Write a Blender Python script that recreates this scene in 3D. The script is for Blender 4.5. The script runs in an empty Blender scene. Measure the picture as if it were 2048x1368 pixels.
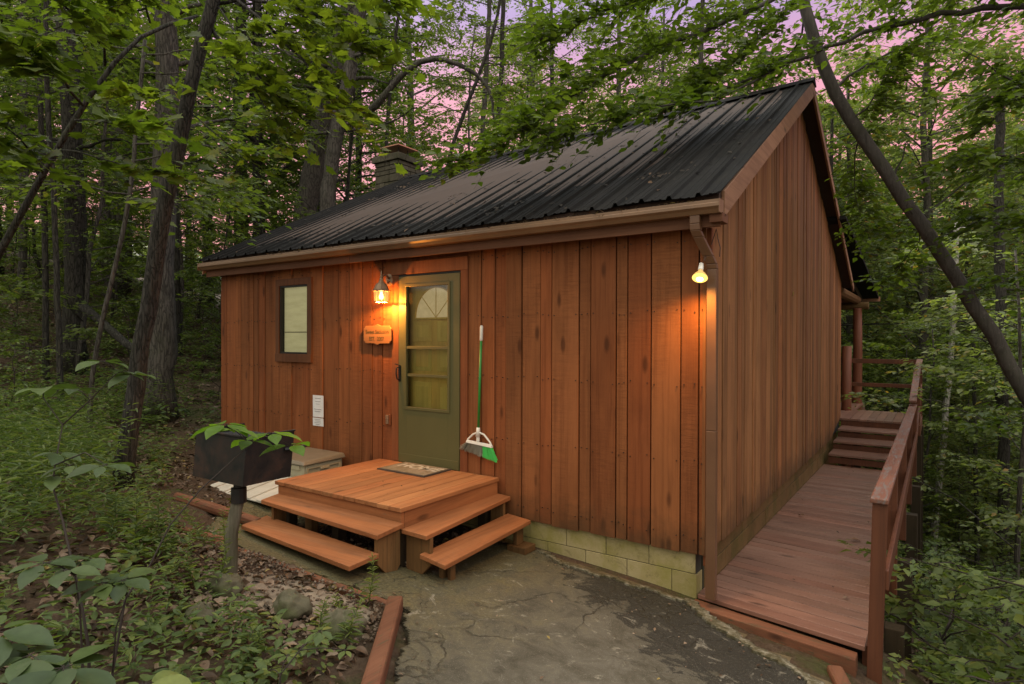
import bpy, math, random
import numpy as np
from mathutils import Vector, Matrix
R = math.radians
random.seed(7)
rng = np.random.default_rng(7)
scene = bpy.context.scene
COL = scene.collection

# ------------------------------------------------------------------ camera
CAM = np.array([1.53, -4.904, 1.913]); FPX = 1233.04
_yaw, _pit, _rol = R(34.598), R(0.298), R(0.181)
_r = np.array([math.cos(_yaw), math.sin(_yaw), 0.0])
_d = np.array([-math.sin(_yaw)*math.cos(_pit), math.cos(_yaw)*math.cos(_pit), -math.sin(_pit)])
_u = np.cross(_r, _d)
_cr = _r*math.cos(_rol) + _u*math.sin(_rol)
_cu = _u*math.cos(_rol) - _r*math.sin(_rol)
def at(px, py, t):
    """point at depth t behind photo pixel px,py (used only to read positions off the photo)"""
    return CAM + t*(_d + _cr*(px-1024)/FPX - _cu*(py-684)/FPX)
cam = bpy.data.cameras.new('camera'); camo = bpy.data.objects.new('camera', cam); COL.objects.link(camo)
cam.sensor_width = 36; cam.lens = FPX/2048*36; cam.clip_start = 0.05; cam.clip_end = 1000
M = Matrix(((_cr[0], _cu[0], -_d[0]), (_cr[1], _cu[1], -_d[1]), (_cr[2], _cu[2], -_d[2])))
camo.matrix_world = Matrix.Translation(Vector(CAM)) @ M.to_4x4()
scene.camera = camo

# ------------------------------------------------------------------ light
SUN_EL, SUN_AZ = 38.0, -62.0      # degrees; azimuth measured from +Y clockwise
w = bpy.data.worlds.new('World'); scene.world = w; w.use_nodes = True
nt = w.node_tree; nt.nodes.clear()
out = nt.nodes.new('ShaderNodeOutputWorld')
sky = nt.nodes.new('ShaderNodeTexSky'); sky.sky_type = 'NISHITA'; sky.sun_disc = False
sky.sun_elevation = R(SUN_EL); sky.sun_rotation = R(SUN_AZ)
bg1 = nt.nodes.new('ShaderNodeBackground'); bg1.inputs[1].default_value = 0.015
nt.links.new(sky.outputs[0], bg1.inputs[0])
tc = nt.nodes.new('ShaderNodeTexCoord'); sx = nt.nodes.new('ShaderNodeSeparateXYZ')
nt.links.new(tc.outputs['Generated'], sx.inputs[0])
ramp = nt.nodes.new('ShaderNodeValToRGB'); cr = ramp.color_ramp
cr.elements[0].position = 0.0; cr.elements[0].color = (.95, .42, .28, 1)
cr.elements[1].position = 1.0; cr.elements[1].color = (.78, .84, .84, 1)
for p_, c_ in ((.14, (.98, .36, .30, 1)), (.24, (1.0, .36, .38, 1)), (.36, (.86, .37, .46, 1)), (.46, (.50, .34, .60, 1)), (.62, (.60, .66, .72, 1))):
    e = cr.elements.new(p_); e.color = c_
nt.links.new(sx.outputs[2], ramp.inputs[0])
rmp2 = nt.nodes.new('ShaderNodeMapRange'); rmp2.inputs[1].default_value = -.25; rmp2.inputs[2].default_value = .35; nt.links.new(sx.outputs[1], rmp2.inputs[0])
mxs = nt.nodes.new('ShaderNodeMix'); mxs.data_type = 'RGBA'; mxs.inputs[6].default_value = (.98, .90, .74, 1)   # the dusk colours lie behind the cabin; the sky behind the viewer is plain pale cloud
nt.links.new(rmp2.outputs[0], mxs.inputs[0]); nt.links.new(ramp.outputs[0], mxs.inputs[7])
bg2 = nt.nodes.new('ShaderNodeBackground'); bg2.inputs[1].default_value = 1.0
nt.links.new(mxs.outputs[2], bg2.inputs[0])
mr = nt.nodes.new('ShaderNodeMapRange'); mr.inputs[1].default_value = .50; mr.inputs[2].default_value = .85; mr.inputs[3].default_value = 1.0; mr.inputs[4].default_value = 2.9
nt.links.new(sx.outputs[2], mr.inputs[0]); nt.links.new(mr.outputs[0], bg2.inputs[1])   # brighter overcast zenith over the clearing
add = nt.nodes.new('ShaderNodeAddShader'); nt.links.new(bg1.outputs[0], add.inputs[0]); nt.links.new(bg2.outputs[0], add.inputs[1])
nt.links.new(add.outputs[0], out.inputs[0])
sl = bpy.data.lights.new('sun', 'SUN'); sl.energy = 4.5; sl.angle = R(14); sl.color = (1, .93, .84)
so = bpy.data.objects.new('sun', sl); COL.objects.link(so)
so.rotation_euler = (R(90-SUN_EL), 0, R(180-SUN_AZ)) ; so.location = (0, -10, 30)
vs = scene.view_settings; vs.view_transform = 'Standard'; vs.look = 'None'; vs.exposure = 0.1; vs.gamma = 1
scene.cycles.max_bounces = 6; scene.cycles.transparent_max_bounces = 12
scene.cycles.diffuse_bounces = 3; scene.cycles.glossy_bounces = 3; scene.cycles.transmission_bounces = 4
scene.cycles.sample_clamp_indirect = 4.0
try: scene.cycles.use_denoising = True
except Exception: pass

# ------------------------------------------------------------------ mesh helpers
class MB:
    def __init__(s): s.v = []; s.f = []
    def add(s, vs_, fs):
        n = len(s.v); s.v += [tuple(map(float, p)) for p in vs_]; s.f += [tuple(i+n for i in f) for f in fs]; return s
    def box(s, x0, x1, y0, y1, z0, z1):
        return s.add([(x0,y0,z0),(x1,y0,z0),(x1,y1,z0),(x0,y1,z0),(x0,y0,z1),(x1,y0,z1),(x1,y1,z1),(x0,y1,z1)],
                     [(0,3,2,1),(4,5,6,7),(0,1,5,4),(1,2,6,5),(2,3,7,6),(3,0,4,7)])
    def hexa(s, bot, top):
        return s.add(list(bot)+list(top), [(3,2,1,0),(4,5,6,7),(0,1,5,4),(1,2,6,5),(2,3,7,6),(3,0,4,7)])
    def slab(s, corners, th):   # four top corners, thickness downwards
        return s.hexa([(x,y,z-th) for x,y,z in corners], corners)
    def prism(s, poly, f0, f1):  # poly 2-D -> two 3-D caps
        n = len(poly); a = [f0(*p) for p in poly]; b = [f1(*p) for p in poly]
        return s.add(a+b, [tuple(range(n))[::-1], tuple(range(n, 2*n))] + [(i, (i+1) % n, (i+1) % n+n, i+n) for i in range(n)])
    def tube(s, pts, rad, k=8, caps=True, jag=0.0):
        pts = [Vector(p) for p in pts]; n = len(pts)
        if not hasattr(rad, '__len__'): rad = [rad]*n
        base = len(s.v); up = Vector((0,0,1)); prev = None
        for i, p in enumerate(pts):
            t = (pts[min(i+1, n-1)]-pts[max(i-1, 0)]).normalized()
            a = prev if prev is not None else (Vector((1,0,0)) if abs(t.z) > .8 else up)
            b = t.cross(a).normalized(); a = b.cross(t).normalized(); prev = a
            for j in range(k):
                q = 2*math.pi*j/k; rr = rad[i]*(1+(random.uniform(-jag, jag) if jag else 0))
                s.v.append(tuple(p+a*math.cos(q)*rr+b*math.sin(q)*rr))
        for i in range(n-1):
            for j in range(k):
                s.f.append((base+i*k+j, base+i*k+(j+1) % k, base+(i+1)*k+(j+1) % k, base+(i+1)*k+j))
        if caps: s.f.append(tuple(base+j for j in range(k))[::-1]); s.f.append(tuple(base+(n-1)*k+j for j in range(k)))
        return s
    def lathe(s, prof, c, k=16):   # (r,z) profile round a vertical axis through c
        base = len(s.v)
        for r_, z in prof:
            for j in range(k):
                q = 2*math.pi*j/k; s.v.append((c[0]+r_*math.cos(q), c[1]+r_*math.sin(q), c[2]+z))
        for i in range(len(prof)-1):
            for j in range(k):
                s.f.append((base+i*k+j, base+i*k+(j+1) % k, base+(i+1)*k+(j+1) % k, base+(i+1)*k+j))
        s.f.append(tuple(base+j for j in range(k))[::-1]); s.f.append(tuple(base+(len(prof)-1)*k+j for j in range(k)))
        return s
    def build(s, name, mat, parent=None, bevel=0, smooth=False, origin=None):
        me = bpy.data.meshes.new(name)
        o0 = Vector(parent.location) if (parent is not None and origin is None) else Vector(origin or (0,0,0))
        me.from_pydata([(x-o0.x, y-o0.y, z-o0.z) for x, y, z in s.v], [], s.f)
        me.materials.append(mat); me.validate(); 
        if smooth: me.polygons.foreach_set('use_smooth', [True]*len(me.polygons))
        o = bpy.data.objects.new(name, me); COL.objects.link(o)
        if parent is not None: o.parent = parent
        else: o.location = o0
        if bevel:
            b = o.modifiers.new('b', 'BEVEL'); b.width = bevel; b.segments = 2; b.limit_method = 'ANGLE'; b.angle_limit = R(40)
        return o
def tag(o, label, cat, group=None, kind=None):
    if label: o['label'] = label
    if cat: o['category'] = cat
    if group: o['group'] = group
    if kind: o['kind'] = kind
    return o
def thing(name, loc, label, cat, group=None):
    o = bpy.data.objects.new(name, None); o.empty_display_size = .2; COL.objects.link(o); o.location = loc
    return tag(o, label, cat, group)
def fastmesh(name, verts, k, mat, faces=None, smooth=False):
    """verts (N*k,3); every k vertices are one n-gon unless a face template is given"""
    verts = np.asarray(verts, np.float32); n = len(verts)//k
    me = bpy.data.meshes.new(name); me.vertices.add(len(verts)); me.vertices.foreach_set('co', verts.ravel())
    if faces is None: faces = [tuple(range(k))]
    li = np.concatenate([np.array(f) for f in faces]); per = len(li)
    loops = (np.arange(n)[:, None]*k + li[None]).ravel()
    me.loops.add(len(loops)); me.loops.foreach_set('vertex_index', loops.astype(np.int32))
    sizes = [len(f) for f in faces]; starts0 = np.cumsum([0]+sizes[:-1])
    starts = (np.arange(n)[:, None]*per + starts0[None]).ravel()
    me.polygons.add(n*len(faces)); me.polygons.foreach_set('loop_start', starts.astype(np.int32))
    me.update(calc_edges=True); me.materials.append(mat)
    if smooth: me.polygons.foreach_set('use_smooth', [True]*len(me.polygons))
    return me
def link(name, me, parent=None, loc=(0,0,0)):
    o = bpy.data.objects.new(name, me); COL.objects.link(o); o.location = loc
    if parent is not None: o.parent = parent
    return o

# ------------------------------------------------------------------ ground heights
CT = [(-1.4,0),(-.06,0),(0,-2),(1.2,-3),(1.5,-5),(-1,-3.4),(-2.5,.5),(0,-7),(3,-8)]
CP = [(x, y, -.185-.08*(x+.06)-.07*y) for x, y in CT]
CP += [(.5,-.12,-.262),(1.0,-.36,-.285),(-2,-1.9,.13),(-3,-1.5,.11),(-3.6,-1.75,.15),(-4,-1.2,.17),(1.1,.3,-.32),(-3,-2.4,.30),(-2.6,-3.2,.36),(-4,-3,.5),(-5,-1.5,.3),(-5.5,-.3,.22),(-6.5,.5,.3),(-7.2,-1.5,.45),(-7.5,3,.55),(-8,8,-.2),(-5,-5,.75),(-3,-6,.5),(-3,-9,.5),
(-10,-2,1.0),(-11,2,1.25),(-14,-4,1.9),(-16,0,2.4),(-20,-5,3.3),(-24,2,4.2),(-30,-4,5.6),(-20,10,2.2),(-14,12,.6),(-30,15,3.6),(-45,0,8),(-45,25,5),(-60,-10,10),
(-4,4,-.1),(0,4,-.9),(-3,9,-1.8),(-8,14,-1.6),(0,14,-4.2),(1.25,1.2,-.8),(1.25,2.5,-1.29),(1.25,5.4,-2.19),(1.9,-.5,-.75),(2.6,-2,-.8),(3.3,-4.5,-.7),(3,2,-2.2),(4.5,6,-4),(2,9,-3.5),(6,12,-6.5),(9,4,-5.2),(7,-2,-3.0),(10,-8,-3),
(12,20,-10),(0,25,-7),(-12,25,-3.5),(20,12,-9.5),(22,30,-9),(8,35,-8),(-10,40,-3),(35,25,-3),(35,50,2),(10,60,0),(-20,55,2),(60,40,9),(50,0,-2),(-10,-25,2),(20,-25,-3)]
CP = np.array(CP, float)
def _k(d2): return np.where(d2 > 1e-12, .5*d2*np.log(np.maximum(d2, 1e-12)), 0)
def _solve():
    X = CP[:, :2]; n = len(X); K = _k(((X[:, None]-X[None])**2).sum(-1))+np.eye(n)*.02
    P = np.c_[np.ones(n), X]; A = np.block([[K, P], [P.T, np.zeros((3, 3))]])
    return np.linalg.solve(A, np.r_[CP[:, 2], 0, 0, 0])
_W = _solve()
def gz(x, y):
    x = np.atleast_1d(np.asarray(x, float)); y = np.atleast_1d(np.asarray(y, float)); o = np.empty(x.size); xf = x.ravel(); yf = y.ravel()
    for i in range(0, xf.size, 4000):
        a = xf[i:i+4000]; b = yf[i:i+4000]; k = _k((a[:, None]-CP[:, 0])**2+(b[:, None]-CP[:, 1])**2)
        o[i:i+4000] = k@_W[:-3]+_W[-3]+_W[-2]*a+_W[-1]*b
    return o.reshape(x.shape)
def g1(x, y): return float(gz(x, y)[0])
def inpoly(x, y, poly):
    x = np.asarray(x); y = np.asarray(y); c = np.zeros(x.shape, bool); n = len(poly)
    for i in range(n):
        x0, y0 = poly[i]; x1, y1 = poly[(i+1) % n]
        m = ((y0 > y) != (y1 > y)) & (x < (x1-x0)*(y-y0)/((y1-y0) or 1e-9)+x0); c ^= m
    return c

# ------------------------------------------------------------------ materials
class NT:
    def __init__(s, name):
        s.m = bpy.data.materials.new(name); s.m.use_nodes = True; s.t = s.m.node_tree; s.t.nodes.clear()
        s.out = s.n('OutputMaterial')
    def n(s, t, **kw):
        nd = s.t.nodes.new('ShaderNode'+t)
        for k, v in kw.items(): setattr(nd, k, v)
        return nd
    def l(s, a, b): s.t.links.new(a, b)
    def coords(s, scale=(1,1,1), island=0.0, kind='Object'):
        t = s.n('TexCoord'); mp = s.n('Mapping'); mp.inputs['Scale'].default_value = scale
        src = t.outputs[kind]
        if island:
            g = s.n('NewGeometry'); c = s.n('CombineXYZ')
            for i in range(3):
                mu = s.n('Math', operation='MULTIPLY'); mu.inputs[1].default_value = island*(1+.7*i); s.l(g.outputs['Random Per Island'], mu.inputs[0]); s.l(mu.outputs[0], c.inputs[i])
            va = s.n('VectorMath', operation='ADD'); s.l(src, va.inputs[0]); s.l(c.outputs[0], va.inputs[1]); src = va.outputs[0]
        s.l(src, mp.inputs['Vector']); return mp.outputs[0]
    def noise(s, vec, scale, detail=4, rough=.55, dist=0):
        n = s.n('TexNoise'); n.inputs['Scale'].default_value = scale; n.inputs['Detail'].default_value = detail
        n.inputs['Roughness'].default_value = rough; n.inputs['Distortion'].default_value = dist; s.l(vec, n.inputs['Vector']); return n.outputs['Fac']
    def ramp(s, fac, stops):
        r = s.n('ValToRGB'); e = r.color_ramp.elements
        while len(e) < len(stops): e.new(.5)
        for i, (p, c) in enumerate(stops): e[i].position = p; e[i].color = tuple(c)+(1,) if len(c) == 3 else c
        s.l(fac, r.inputs[0]); return r.outputs[0]
    def mix(s, fac, a, b, mode='MIX'):
        m = s.n('Mix', data_type='RGBA', blend_type=mode)
        for inp, v in ((m.inputs[0], fac), (m.inputs[6], a), (m.inputs[7], b)):
            if hasattr(v, 'links') or hasattr(v, 'is_linked') : s.l(v, inp)
            elif isinstance(v, (int, float)): inp.default_value = v
            else: inp.default_value = tuple(v)+(1,)
        return m.outputs[2]
    def math(s, op, a, b=0.0, clamp=False):
        m = s.n('Math', operation=op, use_clamp=clamp)
        for i, v in enumerate((a, b)):
            if isinstance(v, (int, float)): m.inputs[i].default_value = v
            else: s.l(v, m.inputs[i])
        return m.outputs[0]
    def bump(s, h, strength=.3, dist=.01, prev=None):
        b = s.n('Bump'); b.inputs['Strength'].default_value = strength; b.inputs['Distance'].default_value = dist; s.l(h, b.inputs['Height'])
        if prev is not None: s.l(prev, b.inputs['Normal'])
        return b.outputs[0]
    def pbr(s, color, rough=.7, metal=0, normal=None, spec=.5, emis=None, estr=0, coat=0):
        p = s.n('BsdfPrincipled')
        for inp, v in (('Base Color', color), ('Roughness', rough)):
            if isinstance(v, (int, float)): p.inputs[inp].default_value = v
            elif isinstance(v, tuple): p.inputs[inp].default_value = v+(1,)
            else: s.l(v, p.inputs[inp])
        p.inputs['Metallic'].default_value = metal; p.inputs['Specular IOR Level'].default_value = spec
        p.inputs['Coat Weight'].default_value = coat
        if normal is not None: s.l(normal, p.inputs['Normal'])
        if emis: p.inputs['Emission Color'].default_value = emis+(1,); p.inputs['Emission Strength'].default_value = estr
        s.l(p.outputs[0], s.out.inputs[0]); return s.m
    def island(s):
        return s.n('NewGeometry').outputs['Random Per Island']

def wood(name, base, dark, axis='z', rough=.65, spec=.35, knots=True, saw=0.0, var=.35, weather=None, isl=True, splash=False):
    t = NT(name); a = 'xyz'.index(axis)
    def sc(al, ac): v = [ac]*3; v[a] = al; return tuple(v)
    iso = 7.0 if isl else 0
    g = t.noise(t.coords(sc(.5, 16), iso), 1.6, 6, .65, .4)
    g2 = t.noise(t.coords(sc(2.5, 90), iso), 1.0, 3, .6)
    blot = t.noise(t.coords(sc(.9, 2.2), iso), 1.3, 4, .6, .5)
    col = t.ramp(g, [(.25, dark), (.52, base), (.8, tuple(min(1, c*1.15) for c in base))])
    col = t.mix(t.math('MULTIPLY', t.ramp(blot, [(.42, (0,0,0)), (.72, (1,1,1))]), .45), col, tuple(c*.62 for c in dark))
    if isl:
        r = t.island(); v = t.ramp(r, [(0, (1-var,)*3), (1, (1+var*.5,)*3)])
        hue = t.mix(t.math('FRACT', t.math('MULTIPLY', r, 17.3)), (1, .90, .84), (1, 1.1, 1.1))
        col = t.mix(1.0, col, v, 'MULTIPLY'); col = t.mix(1.0, col, hue, 'MULTIPLY')
    h = t.math('ADD', t.math('MULTIPLY', g, .5), t.math('MULTIPLY', g2, .5))
    if knots:
        vo = t.n('TexVoronoi'); vo.inputs['Scale'].default_value = 1.0; t.l(t.coords(sc(1.7, 5.0), iso), vo.inputs['Vector'])
        kn = t.ramp(vo.outputs['Distance'], [(.07, (1,1,1)), (.16, (0,0,0))])
        col = t.mix(t.math('MULTIPLY', kn, .75), col, tuple(c*.3 for c in dark))
    if saw:
        wf = t.noise(t.coords(sc(55, 5), iso), 1.0, 4, .7, 1.0); wm = t.ramp(t.noise(t.coords(sc(.8, 3), iso+3), 1.0, 2), [(.42, (0,0,0)), (.6, (1,1,1))])
        wf = t.math('MULTIPLY', t.ramp(wf, [(.42, (0,0,0)), (.66, (1,1,1))]), wm)
        h = t.math('ADD', h, t.math('MULTIPLY', wf, -saw*.5))
        col = t.mix(t.math('MULTIPLY', wf, saw*.6), col, tuple(c*.6 for c in dark))
        ws = t.ramp(t.noise(t.coords(sc(.45, 3.5), iso+5), 1.0, 5, .7, .6), [(.52, (0,0,0)), (.75, (1,1,1))])
        col = t.mix(t.math('MULTIPLY', ws, .35), col, tuple(c*1.35+.008 for c in base))
    if weather:
        wn = t.noise(t.coords(sc(3, 22), iso), 1.7, 7, .7)
        col = t.mix(t.ramp(wn, [(weather[1], (0,0,0)), (weather[1]+.12, (1,1,1))]), col, weather[0])
    if splash:   # mud splash along the foot of the boards and thin run-off streaks
        sz = t.n('SeparateXYZ'); t.l(t.n('TexCoord').outputs['Object'], sz.inputs[0]); nz = t.noise(t.coords(), 5, 6, .7)
        mk = t.ramp(t.math('SUBTRACT', t.math('MULTIPLY', nz, .62), sz.outputs[2]), [(.0, (0,0,0)), (.30, (1,1,1))])
        col = t.mix(t.math('MULTIPLY', mk, .6), col, (.045, .030, .014))
        sk = t.ramp(t.noise(t.coords((9, 9, .35)), 2.2, 5, .6), [(.60, (0,0,0)), (.72, (1,1,1))]); col = t.mix(t.math('MULTIPLY', sk, .35), col, tuple(c*.5 for c in dark))
    rg = t.math('ADD', rough-.12, t.math('MULTIPLY', g2, .25))
    return t.pbr(col, rg, 0, t.bump(h, .55, .004), spec)

WALL = (.250, .084, .030); WALLD = (.150, .045, .015)
m_wall = wood('stained_siding', WALL, WALLD, 'z', .75, .2, True, .7, .26, None, True, True)
m_gable = wood('browner_gable_siding', (.27, .120, .048), (.145, .058, .022), 'z', .75, .25, True, .25, .38, None, True, True)  # browner, less saturated base than the front boards
m_trim = wood('stained_trim', (.225, .076, .028), (.14, .043, .016), 'z', .7, .25, True, .3, .15)
m_trimx = wood('stained_trim_long', (.165, .075, .042), (.10, .042, .023), 'x', .7, .25, False, 0, .15)
m_rake = wood('pale_rake_board', (.30, .175, .11), (.20, .105, .065), 'y', .7, .25, True, 0, .12)
m_step = wood('stained_step', (.36, .148, .060), (.22, .085, .034), 'x', .6, .3, True, .3, .16, ((.20, .11, .06), .60))
m_stepy = wood('stained_step_y', (.36, .148, .060), (.22, .085, .034), 'y', .6, .3, True, .3, .2, ((.20, .11, .06), .60))
m_deck = wood('side_deck_boards', (.225, .118, .088), (.15, .074, .054), 'x', .38, .7, True, .2, .24, ((.13, .052, .03), .60))
m_rail = wood('stained_rail', (.115, .042, .020), (.065, .023, .012), 'z', .6, .35, False, 0, .1)
m_cap = wood('weathered_rail_cap', (.17, .07, .045), (.10, .035, .022), 'y', .6, .4, False, 0, .05, ((.14, .115, .11), .50), False)
m_raw = wood('raw_lumber', (.16, .092, .038), (.08, .042, .018), 'z', .8, .2, False, 0, .3, ((.04, .03, .015), .62))
m_dark = wood('dark_post', (.045, .035, .022), (.022, .018, .011), 'z', .85, .2, False, 0, .2)
m_timbery = wood('landscape_timber_y', (.155, .066, .036), (.10, .038, .021), 'y', .75, .25, True, 0, .15, ((.07, .055, .03), .56), False)
m_timber = wood('landscape_timber', (.165, .068, .036), (.105, .038, .021), 'x', .75, .25, True, 0, .15, ((.07, .055, .03), .54), False)
m_log = wood('porch_log', (.16, .055, .028), (.09, .03, .015), 'z', .6, .3, False, 0, .1)

def plain(name, c, rough=.6, metal=0, spec=.5, var=.15, scale=6, bump=.1):
    t = NT(name); v = t.coords(); n = t.noise(v, scale, 6, .6)
    col = t.ramp(n, [(.25, tuple(x*(1-var) for x in c)), (.75, tuple(min(1, x*(1+var)) for x in c))])
    return t.pbr(col, rough, metal, t.bump(t.noise(v, scale*12, 3), bump, .002), spec)
m_black = plain('void_black', (.008, .006, .005), .9)
m_wtrim = wood('window_surround', (.13, .052, .024), (.08, .03, .014), 'z', .7, .25, False, 0, .1)
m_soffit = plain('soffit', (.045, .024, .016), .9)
m_gutter = plain('brown_gutter', (.18, .10, .052), .38, .0, .6, .22, 3)
m_spout = plain('brown_downspout', (.125, .060, .030), .42, 0, .5, .2, 3)
m_panel = plain('dull_white_sheet', (.46, .45, .40), .6)
m_white = plain('white_plastic', (.72, .71, .66), .4)
m_beige = plain('beige_resin', (.36, .33, .23), .5)
m_lid = plain('taupe_resin_lid', (.17, .145, .105), .5)
m_olive = plain('olive_door_paint', (.100, .092, .034), .45, 0, .4, .08, 3, .02)
m_darkm = plain('black_metal', (.012, .012, .012), .45, .3)
m_fix = plain('aged_copper_fixture', (.30, .19, .12), .45, .4, .5, .3, 30)
m_paper = plain('notice_paper', (.72, .72, .74), .7)
m_ink = plain('faint_ink', (.34, .35, .38), .8)
m_gold = plain('sign_lettering', (.07, .045, .008), .6)
m_green = plain('green_plastic', (.02, .22, .035), .4)
m_brgreen = plain('green_bristles', (.05, .50, .08), .6)
m_brgrey = plain('grey_bristles', (.22, .21, .16), .7)
m_matrub = plain('mat_border', (.045, .03, .022), .9)
m_cord = plain('brown_cable', (.06, .03, .02), .6)
m_sign = wood('sign_board', (.30, .135, .048), (.22, .09, .032), 'x', .6, .3, False, 0, 0, None, False)

def roofmat():
    t = NT('black_ribbed_metal'); v = t.coords()
    n = t.noise(v, 2.2, 6, .6); n2 = t.noise(t.coords((10, .7, .7)), 1.0, 5, .6); f = t.noise(v, 40, 4)
    col = t.ramp(n2, [(.3, (.012, .012, .012)), (.6, (.020, .019, .019)), (.82, (.032, .030, .029))])
    col = t.mix(t.math('MULTIPLY', t.ramp(n, [(.5, (0,0,0)), (.75, (1,1,1))]), .35), col, (.040, .038, .034))
    return t.pbr(col, t.ramp(n, [(.3, (.75,)*3), (.7, (.95,)*3)]), .0, t.bump(f, .2, .003), .06)
m_roof = roofmat()

def blockmat(name, a, b, moss):
    t = NT(name); v = t.coords(); n = t.noise(v, 3.0, 7, .65, .3); f = t.noise(v, 60, 4, .7)
    col = t.ramp(n, [(.3, a), (.7, b)]); mo = t.noise(v, 2.1, 6, .7)
    col = t.mix(t.ramp(mo, [(.46, (0,0,0)), (.62, (1,1,1))]), col, moss)
    col = t.mix(t.math('MULTIPLY', t.ramp(t.noise(v, 6.5, 8, .8, .8), [(.54, (0,0,0)), (.66, (1,1,1))]), .55), col, tuple(x*.32 for x in a))
    col = t.mix(t.math('MULTIPLY', t.island(), .35), col, tuple(x*.6 for x in a))
    return t.pbr(col, .9, 0, t.bump(f, .6, .006), .2)
m_block = blockmat('mossy_block', (.33, .265, .125), (.43, .36, .20), (.27, .235, .075))
m_blockb = blockmat('brown_painted_block', (.15, .085, .035), (.2, .115, .05), (.11, .08, .025))
m_stone = blockmat('chimney_stone', (.055, .050, .036), (.135, .122, .092), (.05, .052, .026))
m_rock = blockmat('field_rock', (.085, .08, .05), (.15, .135, .095), (.06, .075, .022))
m_mort = plain('mortar', (.045, .043, .03), .95)

def concmat():
    t = NT('weathered_concrete'); v = t.coords()
    big = t.noise(v, .9, 6, .6, .4); mid = t.noise(v, 4.6, 10, .74, .6); fine = t.noise(v, 45, 5, .75); sp = t.noise(v, 140, 2, .5)
    col = t.ramp(mid, [(.34, (.052, .047, .032)), (.5, (.086, .079, .059)), (.66, (.128, .120, .098))])
    s = t.n('SeparateXYZ'); t.l(t.n('TexCoord').outputs['Object'], s.inputs[0])
    # moss in the corner by the steps
    mossf = t.math('ADD', t.math('MULTIPLY', s.outputs[0], -.22), t.math('MULTIPLY', mid, 1.0))
    col = t.mix(t.ramp(mossf, [(.62, (0,0,0)), (.92, (.85,.85,.85))]), col, t.ramp(fine, [(.35, (.045, .040, .014)), (.65, (.145, .118, .048))]))
    # dark algae stain running beside the wall and down the right of the slab
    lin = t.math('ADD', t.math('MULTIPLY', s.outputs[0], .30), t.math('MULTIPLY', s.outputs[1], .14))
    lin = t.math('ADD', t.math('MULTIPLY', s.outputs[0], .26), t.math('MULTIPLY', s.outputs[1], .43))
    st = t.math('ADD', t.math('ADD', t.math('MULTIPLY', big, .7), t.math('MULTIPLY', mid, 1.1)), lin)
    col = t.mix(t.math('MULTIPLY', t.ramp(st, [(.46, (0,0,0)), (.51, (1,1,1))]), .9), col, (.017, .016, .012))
    # pale worn lime patches
    pl = t.noise(v, 5.0, 9, .8, 1.2)
    col = t.mix(t.math('MULTIPLY', t.ramp(pl, [(.58, (0,0,0)), (.66, (1,1,1))]), .6), col, (.34, .32, .26))
    # cracks
    va = t.n('VectorMath', operation='ADD'); sc_ = t.n('VectorMath', operation='SCALE'); nn = t.n('TexNoise'); nn.inputs['Scale'].default_value = 3.0; nn.inputs['Detail'].default_value = 6
    t.l(v, nn.inputs['Vector']); t.l(nn.outputs['Color'], sc_.inputs[0]); sc_.inputs['Scale'].default_value = .75; t.l(v, va.inputs[0]); t.l(sc_.outputs[0], va.inputs[1])
    cr_ = None
    for scl, wd in ((1.25, .013), (3.1, .018)):
        vo = t.n('TexVoronoi', feature='DISTANCE_TO_EDGE'); vo.inputs['Scale'].default_value = scl; t.l(va.outputs[0], vo.inputs['Vector'])
        c = t.ramp(vo.outputs['Distance'], [(wd*.2, (1,1,1)), (wd*1.8, (0,0,0))]); c = t.math('MULTIPLY', c, t.ramp(t.noise(v, 6, 4, .7), [(.34, (.2,)*3), (.5, (1,1,1))]))
        if scl > 2: c = t.math('MULTIPLY', c, t.ramp(big, [(.46, (0,0,0)), (.60, (1,1,1))]))
        else: c = t.math('MULTIPLY', c, t.ramp(t.noise(v, 1.3, 3), [(.42, (.15,)*3), (.55, (1,1,1))]))
        cr_ = c if cr_ is None else t.math('MAXIMUM', cr_, c)
    col = t.mix(t.math('MULTIPLY', cr_, .75), col, (.022, .019, .01))
    col = t.mix(t.math('MULTIPLY', t.ramp(sp, [(.62, (0,0,0)), (.7, (1,1,1))]), .35), col, (.3, .28, .22))
    h = t.math('SUBTRACT', t.math('ADD', t.math('MULTIPLY', fine, .6), t.math('MULTIPLY', t.noise(v, 110, 3, .7), .35)), t.math('MULTIPLY', cr_, 1.1))
    return t.pbr(col, t.ramp(st, [(.5, (.9,)*3), (.7, (.6,)*3)]), 0, t.bump(h, .8, .014), .35)
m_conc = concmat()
def soilmat():
    t = NT('forest_soil'); v = t.coords(); n = t.noise(v, 1.3, 8, .7); f = t.noise(v, 22, 6, .75); vo = t.n('TexVoronoi'); vo.inputs['Scale'].default_value = 14; t.l(v, vo.inputs['Vector'])
    col = t.ramp(f, [(.3, (.025, .017, .011)), (.5, (.07, .047, .031)), (.72, (.13, .095, .068))])
    col = t.mix(.45, col, t.mix(t.n('NewGeometry').outputs['Pointiness'], (.04, .028, .018), (.10, .065, .045)))
    col = t.mix(t.math('MULTIPLY', t.ramp(n, [(.50, (0,0,0)), (.66, (1,1,1))]), .75), col, (.045, .062, .016))
    return t.pbr(col, .95, 0, t.bump(t.math('ADD', f, vo.outputs['Distance']), .8, .03), .15)
m_soil = soilmat()
m_sand = plain('pale_sandy_dirt', (.20, .165, .125), .95, 0, .2, .4, 9, .8)
m_dirt = plain('brown_dirt', (.10, .078, .045), .95, 0, .2, .5, 7, .8)

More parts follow.
